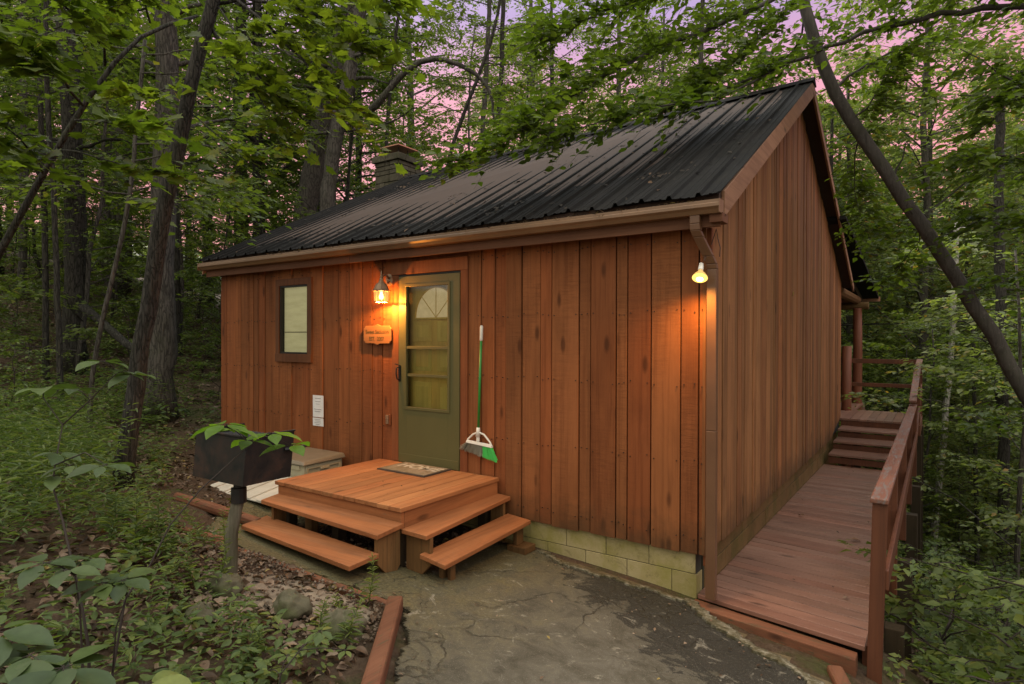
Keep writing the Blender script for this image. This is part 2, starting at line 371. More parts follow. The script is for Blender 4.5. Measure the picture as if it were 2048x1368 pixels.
def bark(name, a, b, scale=1, moss=.3, ridge=1.0):
    t = NT(name); v = t.coords((11*scale, 11*scale, 1.9*scale)); n1 = t.noise(v, 2.0, 9, .75, 1.2); m2 = t.noise(t.coords(), 2.3, 7, .7)
    vo = t.n('TexVoronoi', feature='DISTANCE_TO_EDGE'); vo.inputs['Scale'].default_value = 2.4
    va = t.n('VectorMath', operation='ADD'); nn = t.n('TexNoise'); nn.inputs['Scale'].default_value = 1.6; nn.inputs['Detail'].default_value = 4; t.l(v, nn.inputs['Vector']); t.l(v, va.inputs[0]); t.l(nn.outputs['Color'], va.inputs[1]); t.l(va.outputs[0], vo.inputs['Vector'])
    n = t.math('ADD', t.math('MULTIPLY', n1, .75), t.math('MULTIPLY', t.ramp(vo.outputs['Distance'], [(0, (0,0,0)), (.16, (1,1,1))]), .27*ridge))
    col = t.ramp(n, [(.30, a), (.66, b)]); col = t.mix(t.math('MULTIPLY', t.ramp(t.noise(t.coords(), 7, 6, .8), [(.58, (0,0,0)), (.66, (1,1,1))]), .35), col, tuple(min(1, c*2.0) for c in b)); col = t.mix(t.math('MULTIPLY', t.ramp(m2, [(.5, (0,0,0)), (.66, (1,1,1))]), moss), col, (.04, .05, .018))
    return t.pbr(col, .92, 0, t.bump(n, 1.0, .03), .15)
m_bark = bark('dark_bark', (.010, .010, .009), (.058, .054, .048))
m_barkg = bark('grey_bark', (.028, .026, .023), (.098, .090, .080), .8)
m_barks = bark('smooth_beech_bark', (.05, .045, .042), (.115, .102, .095), .5, .35, .2)
m_birch = bark('white_birch_bark', (.10, .09, .08), (.52, .50, .47), .7, .1)
m_twig = plain('twig_bark', (.03, .022, .018), .9)

def leafmat(name, cols, trans=.4, gloss=.35):
    """cols: list of (pos, colour) picked at random per leaf"""
    t = NT(name); r = t.island(); oi = t.n('ObjectInfo').outputs['Random']
    col = t.ramp(r, cols); vein = t.noise(t.coords(), 30, 2)
    col = t.mix(1.0, col, t.ramp(vein, [(.3, (.85,)*3), (.7, (1.12,)*3)]), 'MULTIPLY')
    col = t.mix(1.0, col, t.ramp(oi, [(0, (.80, .84, .85)), (1, (1.18, 1.12, 1.0))]), 'MULTIPLY')
    p = t.n('BsdfPrincipled'); t.l(col, p.inputs['Base Color']); p.inputs['Roughness'].default_value = .5; p.inputs['Specular IOR Level'].default_value = gloss
    tr = t.n('BsdfTranslucent'); bc = t.mix(1.0, col, (1.35, 1.5, .55), 'MULTIPLY'); t.l(bc, tr.inputs['Color'])
    mx = t.n('MixShader'); mx.inputs[0].default_value = trans; t.l(p.outputs[0], mx.inputs[1]); t.l(tr.outputs[0], mx.inputs[2]); t.l(mx.outputs[0], t.out.inputs[0]); return t.m
m_leaf_maple = leafmat('maple_leaves', [(0, (.070, .100, .015)), (.5, (.110, .150, .022)), (1, (.16, .20, .03))], .58)
m_leaf_beech = leafmat('beech_leaves', [(0, (.055, .085, .014)), (.55, (.085, .128, .020)), (1, (.13, .175, .03))], .5)
m_leaf_forest = leafmat('forest_leaves', [(0, (.060, .090, .026)), (.5, (.088, .125, .033)), (.95, (.125, .165, .042)), (1, (.16, .14, .035))], .5)
m_leaf_hazed = leafmat('hazed_leaves', [(0, (.105, .138, .060)), (.5, (.150, .190, .080)), (.93, (.21, .25, .105)), (.985, (.28, .18, .05))], .5)  # leaf green paled to carry distance haze and brighter valley light
m_leaf_herb = leafmat('herb_leaves', [(0, (.072, .112, .040)), (.6, (.115, .165, .052)), (1, (.18, .22, .06))], .4)
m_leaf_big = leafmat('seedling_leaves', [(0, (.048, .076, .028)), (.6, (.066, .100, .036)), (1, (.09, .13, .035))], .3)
m_leaf_bright = leafmat('bright_seedling_leaves', [(0, (.09, .16, .022)), (.6, (.13, .23, .026)), (1, (.19, .29, .04))], .5)  # lighter, yellower green than the other seedlings
m_leaf_gold = leafmat('goldenrod_leaves', [(0, (.09, .13, .035)), (1, (.20, .24, .07))], .4)
m_litter = leafmat('dead_leaves', [(0, (.035, .022, .014)), (.35, (.12, .076, .050)), (.7, (.19, .135, .10)), (.93, (.27, .205, .155)), (.975, (.26, .20, .07))], .05, .2)
m_peb = NT('gravel_stones'); m_peb = m_peb.pbr(m_peb.ramp(m_peb.island(), [(0, (.06, .042, .028)), (.6, (.13, .092, .062)), (1, (.20, .16, .12))]), .9)
def glassmat(name, tint, mixf, rough=.05):
    t = NT(name); g = t.n('BsdfGlossy'); g.inputs['Roughness'].default_value = rough; tr = t.n('BsdfTransparent'); tr.inputs[0].default_value = tint+(1,)
    fr = t.n('Fresnel'); fr.inputs[0].default_value = 1.5; f = t.math('ADD', fr.outputs[0], mixf, True)
    mx = t.n('MixShader'); t.l(f, mx.inputs[0]); t.l(tr.outputs[0], mx.inputs[1]); t.l(g.outputs[0], mx.inputs[2]); t.l(mx.outputs[0], t.out.inputs[0]); return t.m
m_glass = glassmat('window_glass', (.92, .95, .92), .05)
def emit(name, c, s):
    t = NT(name); e = t.n('Emission'); e.inputs[0].default_value = c+(1,); e.inputs[1].default_value = s; t.l(e.outputs[0], t.out.inputs[0]); return t.m
m_bulb = emit('lit_bulb', (1, .78, .34), 14)
m_flood = emit('lit_flood_lens', (1, .62, .12), 2.2); m_floodc = emit('lit_flood_centre', (1, .80, .38), 14)
def lampglass():
    t = NT('amber_seeded_glass'); e = t.n('Emission'); e.inputs[0].default_value = (1, .50, .13, 1); e.inputs[1].default_value = 1.6
    tr = t.n('BsdfTransparent'); tr.inputs[0].default_value = (1, .8, .5, 1); mx = t.n('MixShader'); mx.inputs[0].default_value = .5
    t.l(tr.outputs[0], mx.inputs[1]); t.l(e.outputs[0], mx.inputs[2]); t.l(mx.outputs[0], t.out.inputs[0]); return t.m
m_lampglass = lampglass()
GLASS_QUAD = True

# ================================================================== ground
def ground():
    # fine grid near the cabin, coarser outwards
    def axis(lo, hi, c):
        a = [0.0]; st = .16
        while a[-1] < hi-c:
            a.append(a[-1]+st); st = .16 if a[-1] < 9 else st*1.10
        b = [0.0]; st = .16
        while b[-1] < c-lo:
            b.append(b[-1]+st); st = .16 if b[-1] < 9 else st*1.10
        return np.array([c-t for t in b[:0:-1]]+[c+t for t in a])
    xs = axis(-130, 130, -1.5); ys = axis(-90, 160, 0.0)
    X, Y = np.meshgrid(xs, ys); Z = gz(X, Y)
    far = np.clip((np.hypot(X, Y)-60)/60, 0, 1); Z = Z*(1-far)+np.clip(Z, -6, 9)*far
    Z += .035*np.sin(X*2.1+np.cos(Y*1.7)*1.3)*np.sin(Y*2.6)*np.clip(np.hypot(X+1, Y+1)/3-.6, 0, 1.5)
    m = inpoly(X, Y, SLAB); Z[m] -= .09
    nx, ny = len(xs), len(ys)
    v = np.c_[X.ravel(), Y.ravel(), Z.ravel()]
    i = np.arange((ny-1)*(nx-1)); r_ = i//(nx-1); c_ = i % (nx-1); a = r_*nx+c_
    me = bpy.data.meshes.new('ground'); me.from_pydata(v.tolist(), [], np.c_[a, a+1, a+nx+1, a+nx].tolist())
    me.materials.append(m_soil); me.polygons.foreach_set('use_smooth', [True]*len(me.polygons))
    o = link('ground', me); o['kind'] = 'structure'; return o
SLAB = [(-4.6,-1.0),(-3.85,-1.95),(-3.0,-2.05),(-2.2,-1.98),(-1.42,-1.86),(-.86,-2.55),(-.2,-3.7),(.1,-5.4),(2.2,-5.4),(2.0,-3.0),(1.45,-1.3),(1.06,-.62),(.82,-.52),(.42,-.33),(-.02,-.05),(-.5,-.11),(-1.0,-.16),(-1.3,-.10),(-1.55,.02),(-2.0,-.1),(-2.0,-1.3),(-3.6,-1.35),(-4.3,-.9)]
g_o = ground()
def drape(name, poly, lift, mat, step=.05, thick=.06, jit=.01):
    xs = np.arange(min(p[0] for p in poly)-.1, max(p[0] for p in poly)+.1, step); ys = np.arange(min(p[1] for p in poly)-.1, max(p[1] for p in poly)+.1, step)
    X, Y = np.meshgrid(xs, ys); Xj = X+.02*np.sin(Y*23+X*7)+.008*np.sin(Y*71+X*13)+.006*np.sin(Y*157); Yj = Y+.02*np.sin(X*19+Y*5)+.008*np.sin(X*67)+.006*np.sin(X*149+Y*31)
    inn = inpoly(Xj, Yj, poly); Z = gz(X, Y)+lift+jit*np.sin(X*3.1+1)*np.sin(Y*2.7)
    idx = -np.ones(X.shape, int); v = []; f = []
    cell = inn[:-1, :-1] & inn[1:, :-1] & inn[:-1, 1:] & inn[1:, 1:]
    need = np.zeros(X.shape, bool); need[:-1, :-1] |= cell; need[1:, :-1] |= cell; need[:-1, 1:] |= cell; need[1:, 1:] |= cell
    idx[need] = np.arange(need.sum()); v = np.c_[X[need], Y[need], Z[need]].tolist(); n = len(v)
    J, I = np.where(cell)
    f = np.c_[idx[J, I], idx[J, I+1], idx[J+1, I+1], idx[J+1, I]].tolist()
    # skirt
    from collections import Counter
    ed = Counter(); 
    for a, b, c, d in f:
        for e in ((a,b),(b,c),(c,d),(d,a)): ed[e] += 1
    lo = {}
    for (a, b) in [e for e in ed if (e[1], e[0]) not in ed]:
        for q in (a, b):
            if q not in lo: lo[q] = len(v); v.append([v[q][0], v[q][1], v[q][2]-thick])
        f.append([b, a, lo[a], lo[b]])
    me = bpy.data.meshes.new(name); me.from_pydata(v, [], f); me.materials.append(mat)
    me.polygons.foreach_set('use_smooth', [len(p.vertices) == 4 and abs(p.normal.z) > .5 for p in me.polygons])
    return link(name, me)
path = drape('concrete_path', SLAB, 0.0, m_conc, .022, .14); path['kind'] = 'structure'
# rough pale lip along the slab edge, and the dirt strip by the wall
t_ = NT('rough_slab_edge'); v_ = t_.coords(); m_lip = t_.pbr(t_.ramp(t_.noise(v_, 16, 8, .75), [(.44, (.075,.065,.036)), (.52, (.13,.118,.08)), (.66, (.27,.25,.20))]), .95, 0, t_.bump(t_.noise(v_, 40, 5, .7), .8, .01), .2)
LIPP = [(-1.5,.03),(-1.28,-.08),(-1.0,-.14),(-.5,-.09),(-.04,-.04),(.2,-.18),(.42,-.31),(.62,-.41),(.82,-.50),(1.04,-.58),(1.24,-.80),(1.50,-1.28),(1.42,-1.34),(1.14,-.92),(1.0,-.72),(.8,-.62),(.58,-.52),(.36,-.43),(.1,-.27),(-.1,-.13),(-.5,-.17),(-1.0,-.22),(-1.32,-.17),(-1.52,-.04)]
lip_o = drape('path_edge', LIPP, .016, m_lip, .022, .03, .006); lip_o['kind'] = 'structure'
d1_ = drape('dirt_strip', [(-1.5,.06),(-1.3,-.1),(-1,-.17),(-.5,-.12),(-.02,-.06),(.42,-.34),(.82,-.53),(1.06,-.63),(1.25,-.9),(1.42,-1.25),(1.6,-1.0),(1.35,-.45),(1.12,-.16),(-.05,.06)], -.012, m_dirt, .04); d1_['kind'] = 'structure'
# sandy hollow round the grill post
drape('sandy_ground', [(-2.75,-2.5),(-2.3,-2.2),(-1.75,-2.05),(-1.45,-2.1),(-1.35,-2.35),(-1.8,-2.5),(-2.1,-2.72),(-2.5,-2.75)], .012, m_sand, .04)['kind'] = 'structure'

# ================================================================== cabin
XL, W = -6.92, 8.36
RY, RZR, RZL = 3.85, 5.22, 5.0          # ridge
def ridge(x): t = (x+7.08)/(7.31); return (RZL+(RZR-RZL)*t)
EF = (-.20, 2.985); EB = (8.70, 2.93)
def roofz(x, y):
    z = ridge(x); 
    return EF[1]+(z-EF[1])*(y-EF[0])/(RY-EF[0]) if y <= RY else z+(EB[1]-z)*(y-RY)/(EB[0]-RY)
cabin = thing('cabin', (-3.46, 4.18, .18), 'red-brown board-sided wooden cabin with a black ribbed metal roof', 'cabin')
def boards(axis, edges, face, dirn, zlo, zhi, holes=()):
    """vertical boards between consecutive edges; face = coordinate of the outer face, dirn = outward sign"""
    m = MB()
    for a, b in zip(edges[:-1], edges[1:]):
        gap = random.choice([.005, .008, .011, .013]); off = random.choice([0, 0, .003, -.004, -.008]); a2, b2 = a+gap/2, b-gap/2
        segs = [(None, None)]
        mid = (a+b)/2
        for (h0, h1, hz0, hz1) in holes:
            if h0 < mid < h1: segs = [(None, hz0), (hz1, None)]
        for s0, s1 in segs:
            la, lb = (zlo(a2) if s0 is None else s0), (zlo(b2) if s0 is None else s0)
            if s0 is None: j = random.uniform(-.006, .006); la += j; lb += j
            ta, tb = (zhi(a2) if s1 is None else s1), (zhi(b2) if s1 is None else s1)
            o1 = face+dirn*off; o0 = face-dirn*.03
            if axis == 'x':
                lo, hi = sorted((o0, o1)); m.hexa([(a2,lo,la),(b2,lo,lb),(b2,hi,lb),(a2,hi,la)], [(a2,lo,ta),(b2,lo,tb),(b2,hi,tb),(a2,hi,ta)])
            else:
                lo, hi = sorted((o0, o1)); m.hexa([(lo,a2,la),(hi,a2,la),(hi,b2,lb),(lo,b2,lb)], [(lo,a2,ta),(hi,a2,ta),(hi,b2,tb),(lo,b2,tb)])
    return m
D0, D1, DZ = -3.355, -2.489, .559
FE = [-6.92,-6.77,-6.54,-6.42,-6.23,-6.12,-6.0,-5.865,-5.674,-5.53,-5.283,-5.096,-4.913,-4.669,-4.38,-4.19,-3.965,-3.79,-3.635,-3.372,-2.40,-2.23,-2.06,-1.929,-1.742,-1.53,-1.409,-1.122,-1.006,-.757,-.652,-.441,-.186,-.04,.018]
fe2 = [e for e in FE if not (-3.36 < e < -2.45)]
zl = lambda x: .184; zt = lambda x: 2.86
holes = [(D0-.02, D1+.1, DZ-.03, DZ+2.06), (-5.56, -4.9, 1.68, 2.60)]
fe3 = FE[:20]+[D1+.09]+FE[20:]
fe3 = sorted(set(fe3))
boards('x', fe3, 0.0, -1, zl, zt, [(D0-.03, D1+.089, DZ-.04, DZ+2.05), (-5.53, -4.913, 1.70, 2.58)]).build('wall', m_wall, cabin, .0025)
nh = MB(); rn_ = random.Random(9)
for a_, b_ in zip(fe3[:-1], fe3[1:]):
    for z_ in (.32, .93, 1.54, 2.14, 2.72):
        for x_ in ((a_+.03, b_-.03) if b_-a_ > .09 else ((a_+b_)/2,)):
            z2 = z_+rn_.uniform(-.02, .02)
            if -5.6 < x_ < -4.85 and 1.55 < z2 < 2.7 or D0-.12 < x_ < D1+.11 and z2 > .5: continue
            nh.tube([(x_, .002, z2), (x_, -.0105, z2)], .0042, 6)
nh = nh.build('nail_heads', m_darkm, cabin); nh['kind'] = 'stuff'
# gable wall, facing +x
random.seed(21); ge = [0.0]; 
while ge[-1] < W-.2: ge.append(ge[-1]+random.choice([.07,.09,.11,.14,.19,.24,.10]))
ge[-1] = W
def szlo(y): return .184 if y < 7.0 else .184+(y-7.0)*.2
boards('y', ge, 0.02, 1, szlo, lambda y: roofz(0, y)-.10).build('wall', m_gable, cabin, .0025)
ge2 = [y for y in ge]
boards('y', ge2, XL, -1, lambda y: .184, lambda y: roofz(XL, y)-.10).build('wall', m_wall, cabin)
be = list(np.linspace(XL, 0, 38)); boards('x', be, W, 1, lambda x: .3, lambda x: 3.02).build('wall', m_wall, cabin)
# sheathing behind the boards (dark gaps)
sh = MB(); sh.box(XL+.05, -5.54, .028, .05, .19, 2.84); sh.box(-4.90, D0-.03, .028, .05, .19, 2.84); sh.box(D1+.03, -.03, .028, .05, .19, 2.84); sh.box(-5.54, -4.90, .028, .05, .19, 1.68); sh.box(-5.54, -4.90, .028, .05, 2.60, 2.84); sh.box(D0-.03, D1+.03, .028, .05, DZ+2.06, 2.84); sh.box(D0-.03,D1+.03,.028,.05,.19,DZ-.02)
def gsheet(m, x0, x1):
    ys = [.05, RY, W-.05]; zs = [roofz(0, y)-.12 for y in ys]
    poly = [(ys[0], .2), (ys[2], .2), (ys[2], zs[2]), (ys[1], zs[1]), (ys[0], zs[0])]
    m.prism(poly, lambda a, b: (x0, a, b), lambda a, b: (x1, a, b))
gsheet(sh, -.035, -.012); gsheet(sh, XL+.03, XL+.05)
sh.box(XL+.05, -.04, W-.05, W-.03, .3, 2.99)
sh.build('sheathing', m_black, cabin)
# floor and inside partition so the rooms read as rooms
inn = MB(); inn.box(XL+.06, -.04, .06, W-.06, .38, .5); inn.box(XL+.06, -.04, 2.6, 2.68, .5, 2.9); inn.build('floor', m_dirt, cabin)
# foundation of blocks
def blocks(axis, a0, a1, face, rows, mat, nm, dirn):
    m = MB()
    for r_, (z0, z1) in enumerate(rows):
        p = a0-(.2 if r_ % 2 else 0)
        while p < a1:
            q = p+.4; lo, hi = max(p, a0)+.0025, min(q, a1)-.0025
            if hi-lo > .05:
                j = random.uniform(-.003, .003); f0, f1 = sorted((face+dirn*j, face-dirn*.15))
                if axis == 'x': m.box(lo, hi, f0, f1, z0+.0025, z1-.0025)
                else: m.box(f0, f1, lo, hi, z0+.004, z1-.004)
            p = q
    return m.build(nm, mat, cabin, .004)
rows = [(.01,.20),(-.19,.01),(-.39,-.19),(-.59,-.39),(-.79,-.59)]
blocks('x', XL+.05, -.06, .045, rows, m_block, 'foundation', -1)
rows2 = rows+[(-.99,-.79),(-1.19,-.99),(-1.39,-1.19),(-1.59,-1.39),(-1.79,-1.59),(-2.2,-1.79),(-2.6,-2.2)]
blocks('y', .20, W-.05, -.045, rows2, m_blockb, 'foundation', 1)
mo = MB(); mo.box(XL+.07, -.07, .052, .19, -.85, .19); mo.box(-.19, -.052, .19, W-.07, -2.65, .19); mo.box(XL+.07, -.2, W-.25, W-.06, -2.65, .3); mo.box(XL+.07,XL+.2,.2,W-.3,-.6,.19)
mo.build('foundation', m_mort, cabin)
# corner, door and window trim
tr = MB(); tr.box(-.005, .052, .025, .075, .10, 2.80); tr.build('corner_board', m_trim, cabin, .003)
tr = MB(); tr.box(D1+.012, D1+.105, -.024, .02, DZ-.03, DZ+2.055); tr.box(D0-.115, D0-.012, -.012, .02, DZ-.0, DZ+2.055); tr.box(D0-.115, D1+.105, -.026, .02, DZ+2.056, DZ+2.19)
tr.build('door_trim', m_trim, cabin, .003)
tr = MB(); tr.box(D0-.012, D0, -.006, .1, DZ, DZ+2.04); tr.box(D1, D1+.012, -.006, .1, DZ, DZ+2.04); tr.box(D0-.012, D1+.012, -.006, .1, DZ+2.035, DZ+2.052); tr.box(D0-.012, D1+.012, -.0, .1, DZ-.03, DZ-.004)
tr.build('door_jamb', m_darkm, cabin)
# window
win = MB(); X0, X1, Z0, Z1 = -5.595, -4.859, 1.607, 2.673
win.box(X0, X1, -.028, .0, Z1-.085, Z1); win.box(X0, X1, -.034, .0, Z0, Z0+.105); win.box(X0, X0+.075, -.026, .0, Z0+.105, Z1-.085); win.box(X1-.085, X1, -.026, .0, Z0+.105, Z1-.085)
wt = win.build('window', m_wtrim, cabin, .003)
a0, a1, b0, b1 = X0+.075, X1-.085, Z0+.105, Z1-.085
fr = MB(); fr.box(a0, a0+.022, -.012, .045, b0, b1); fr.box(a1-.022, a1, -.012, .045, b0, b1); fr.box(a0+.022, a1-.022, -.012, .045, b0, b0+.022); fr.box(a0+.022, a1-.022, -.012, .045, b1-.022, b1)
fr.build('window_frame', m_darkm, wt, .003, origin=cabin.location)
t_ = NT('glowing_roller_blind'); n_ = t_.noise(t_.coords((2, 1, 9)), 1.4, 4); m_blind = t_.pbr(t_.ramp(n_, [(.35, (.40,.37,.24)), (.6, (.52,.49,.34))]), .8, 0, None, .3, (.80, .70, .36), .26)  # blind glows by itself in place of room light behind it
bl = MB(); bl.box(a0+.022, a1-.022, .0455, .0495, b0+.022, b1-.022); bl.build('blind', m_blind, wt, origin=cabin.location)
bl = MB(); bl.box(a0+.023, a1-.023, .040, .045, b0+.27, b0+.285); bl.build('blind_rail', m_beige, wt, origin=cabin.location)
gl = MB(); gl.add([(a0+.022,.02,b0+.022),(a1-.022,.02,b0+.022),(a1-.022,.02,b1-.022),(a0+.022,.02,b1-.022)],[(0,1,2,3)]); gl.build('pane', m_glass, wt, origin=cabin.location)
# storm door
sd = MB(); y0, y1 = -.022, .012; zt_ = DZ+2.03; gx0, gx1 = -3.235, -2.645; gz0, gz1 = 1.17, 2.475
sd.box(D0, gx0, y0, y1, DZ, zt_); sd.box(gx1, D1, y0, y1, DZ, zt_); sd.box(gx0, gx1, y0, y1, gz1, zt_); sd.box(gx0, gx1, y0, y1, DZ, gz0)
door = sd.build('storm_door', m_olive, cabin, .002)
md = MB()
for (p, q, r_, s_) in ((gx0-.03, gx1+.03, gz1, gz1+.03), (gx0-.03, gx1+.03, gz0-.03, gz0), (gx0-.03, gx0, gz0, gz1), (gx1, gx1+.03, gz0, gz1)): md.box(p, q, y0-.009, y0, r_, s_)
md.box(gx0, gx1, y0-.004, y0+.022, 1.80, 1.83); md.box(gx0, gx1, y0+.006, y0+.022, 1.50, 1.53)
md.box(D0+.01, D1-.01, y0-.006, y0, DZ+.004, DZ+.095)
md.build('door_moulding', m_olive, door, .002, origin=cabin.location)
gl = MB(); gl.add([(gx0,-.006,gz0),(gx1,-.006,gz0),(gx1,-.006,gz1),(gx0,-.006,gz1)],[(0,1,2,3)]); gl.build('glass', m_glass, door, origin=cabin.location)
hd = MB(); hd.box(D0+.008, D0+.036, y0-.012, y0, 1.44, 1.62); hd.tube([(D0+.022,y0-.01,1.60),(D0+.022,y0-.055,1.59),(D0+.022,y0-.06,1.53),(D0+.022,y0-.045,1.47),(D0+.022,y0-.01,1.46)], .008, 8); hd.tube([(D0+.022,y0-.012,1.62),(D0-.01,y0-.05,1.635)], .006, 6)
hd.build('handle', m_darkm, door, .002, origin=cabin.location)
# inner six-panel door with lit fanlight
m_tan = wood('lamplit_tan_door', (.74, .52, .13), (.60, .40, .09), 'z', .5, .4, False, 0, .05)  # tan base raised toward gold to carry lantern light on the door
idr = MB(); iy = .085
idr.box(D0+.02, D1-.02, iy, iy+.04, DZ, DZ+2.0)
def panel(m, x0, x1, z0, z1):
    for k, (e, d) in enumerate(((0, .006), (.022, -.0), (.045, .008))):
        if k == 1: continue
        m.box(x0+e, x1-e, iy-d, iy+.001, z0+e, z1-e)
cxm = (D0+D1)/2
for (z0, z1) in ((1.88, 2.10), (1.56, 1.84), (1.02, 1.44), (.66, .98)):
    panel(idr, D0+.12, cxm-.04, z0, z1); panel(idr, cxm+.04, D1-.12, z0, z1)
ido = idr.build('inner_door', m_tan, cabin, .004)
fan = MB(); c = (cxm+.03, 2.14); n = 14
poly = [(c[0]-.29, c[1]), (c[0]+.29, c[1])]+[(c[0]+.29*math.cos(math.pi*k/n), c[1]+.32*math.sin(math.pi*k/n)) for k in range(1, n)]
fan.prism(poly, lambda a, b: (a, iy-.012, b), lambda a, b: (a, iy+.002, b))
t_ = NT('lit_fanlight_glass'); n_ = t_.noise(t_.coords(), 14, 4); m_fan = t_.pbr(t_.ramp(n_, [(.3, (.5,.42,.25)), (.7, (.65,.56,.36))]), .4, 0, None, .5, (1, .72, .35), .22)
fan.build('fanlight', m_fan, ido, origin=cabin.location)
rim = MB(); rim.tube([(c[0]+.30*math.cos(math.pi*k/20), iy-.014, c[1]+.33*math.sin(math.pi*k/20)) for k in range(21)], .012, 6); rim.box(c[0]-.31, c[0]+.31, iy-.02, iy, c[1]-.02, c[1])
for k in (1, 2, 3): rim.tube([(c[0], iy-.015, c[1]), (c[0]+.29*math.cos(math.pi*k/4), iy-.015, c[1]+.32*math.sin(math.pi*k/4))], .004, 5)
rim.build('fanlight_frame', m_tan, ido, origin=cabin.location)

# roof: ribbed metal sheets
def roof_sheet(y_lo, y_hi, zf, x0=-7.08, x1=.20, ny=7, jag=0.012, lift=.03):
    xs = []; x = x0; i = 0
    while x < x1:
        for dx, dz in ((0,0),(.014,.028),(.038,.028),(.052,0),(.105,0),(.112,.006),(.124,.006),(.131,0),(.170,0),(.177,.006),(.189,.006),(.196,0)):
            if x+dx < x1: xs.append((x+dx, dz, i))
        x += .2286; i += 1
    xs.append((x1, 0, i)); n = len(xs); v = []; f = []
    jj = [random.uniform(-jag, jag*2.2) for _ in range(i+2)]; warp = [random.uniform(0, .006) for _ in range(i+2)]
    for r_ in range(ny):
        t = r_/(ny-1)
        for (x, dz, k) in xs:
            yl = y_lo-jj[k//4]*(1 if y_lo < y_hi else -1) if r_ == 0 else y_lo
            y = yl+(y_hi-y_lo)*t if r_ else yl
            sag = (.004*math.sin(x*3+r_*1.3)+warp[k]*math.sin(t*7+k))
            if r_ == 0 and x > -1.3 and lift > 0 and y_lo < y_hi: sag += .018*abs(math.sin(x*4.1))
            v.append((x, y, zf(x, y_lo+(y_hi-y_lo)*t)+dz+lift+sag))
    for r_ in range(ny-1):
        for j in range(n-1):
            a = r_*n+j; q = (a, a+1, a+n+1, a+n); f.append(q if y_lo < y_hi else q[::-1])
    m = MB(); m.v = v; m.f = f; return m
rf = roof_sheet(-.235, RY, roofz).build('roof', m_roof, cabin)
sm = rf.modifiers.new('s', 'SOLIDIFY'); sm.thickness = .004; sm.offset = -1
rb = roof_sheet(8.72, RY, roofz).build('roof', m_roof, cabin); sm = rb.modifiers.new('s', 'SOLIDIFY'); sm.thickness = .004; sm.offset = -1
rcap = MB()
for s_ in (-1, 1):
    pass
rcap.hexa([(-7.1,RY-.15,RZL-.075+.06),(.215,RY-.15,RZR-.08+.06),(.215,RY+.15,RZR-.07+.06),(-7.1,RY+.15,RZL-.065+.06)], [(-7.1,RY-.012,RZL+.075),(.215,RY-.012,RZR+.075),(.215,RY+.012,RZR+.075),(-7.1,RY+.012,RZL+.075)])
rcap.build('ridge_cap', m_roof, rf, .004, origin=cabin.location)
# deck under the sheets + soffits
dk = MB()
for (ya, yb) in ((-.19, RY), (RY, 8.66)):
    dk.hexa([(-7.05,ya,roofz(-7.05,ya)-.035),(.17,ya,roofz(.17,ya)-.035),(.17,yb,roofz(.17,yb)-.035),(-7.05,yb,roofz(-7.05,yb)-.035)], [(-7.05,ya,roofz(-7.05,ya)+.02),(.17,ya,roofz(.17,ya)+.02),(.17,yb,roofz(.17,yb)+.02),(-7.05,yb,roofz(-7.05,yb)+.02)])
dk.build('roof_deck', m_soffit, cabin)
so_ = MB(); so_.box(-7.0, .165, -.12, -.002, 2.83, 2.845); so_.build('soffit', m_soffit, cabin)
fa = MB(); fa.box(-7.04, -4.02, -.15, -.12, 2.775, 2.93); fa.box(-4.015, .165, -.15, -.12, 2.775, 2.93); fa.build('fascia', m_trimx, cabin, .003)
fe_ = MB(); fe_.box(.10, .20, -.20, -.05, 2.80, 2.87); fe_.build('fascia', m_trimx, cabin, .003)
# rake boards
def rake(x, y_a, y_b, hgt=.20, nm='rake_board', mat=m_rake):
    m = MB(); x_ = x
    za, zb = roofz(x, y_a)+.022, roofz(x, y_b)+.022
    m.hexa([(x_,y_a,za-hgt),(x_+.028,y_a,za-hgt),(x_+.028,y_b,zb-hgt),(x_,y_b,zb-hgt)], [(x_,y_a,za),(x_+.028,y_a,za),(x_+.028,y_b,zb),(x_,y_b,zb)])
    return m.build(nm, mat, cabin, .003)
rake(.172, -.14, RY); rake(.172, RY+.001, 8.66, .13); rake(-7.078, -.19, RY); rake(-7.078, RY+.001, 8.66)
# gutter
def gutter(x0, x1, yf, z, nm):
    prof = [(0,0),(.0,-.022),(-.008,-.03),(-.008,-.052),(.012,-.07),(.03,-.098),(.105,-.098),(.105,0),(.10,0),(.10,-.093),(.034,-.093),(.018,-.068),(-.002,-.05),(-.002,-.032),(.006,-.024),(.006,0)]
    m = MB(); m.prism(prof, lambda a, b: (x0, yf+a, z+b), lambda a, b: (x1, yf+a, z+b))
    m.box(x0-.004, x0, yf-.008, yf+.106, z-.1, z+.002); m.box(x1, x1+.004, yf-.008, yf+.106, z-.1, z+.002)
    return m
gut = gutter(-7.06, .19, -.258, 2.962, 'gutter').build('gutter', m_gutter, cabin)
gg = MB(); gg.box(-7.05, .18, -.25, -.16, 2.947, 2.952); gg.build('leaf_guard', m_darkm, gut, origin=cabin.location)
ds = MB()
def rect_tube(m, pts, wx, wy):
    for (a, b) in zip(pts[:-1], pts[1:]):
        m.hexa([(a[0]-wx/2,a[1]-wy/2,a[2]),(a[0]+wx/2,a[1]-wy/2,a[2]),(a[0]+wx/2,a[1]+wy/2,a[2]),(a[0]-wx/2,a[1]+wy/2,a[2])][::1], [(b[0]-wx/2,b[1]-wy/2,b[2]),(b[0]+wx/2,b[1]-wy/2,b[2]),(b[0]+wx/2,b[1]+wy/2,b[2]),(b[0]-wx/2,b[1]+wy/2,b[2])])
pth = [(.082,-.048,-.12),(.082,-.048,1.2),(.082,-.048,2.46),(.080,-.058,2.50),(.062,-.09,2.56),(.012,-.165,2.70),(-.004,-.19,2.75),(-.006,-.195,2.80),(-.006,-.195,2.866)]
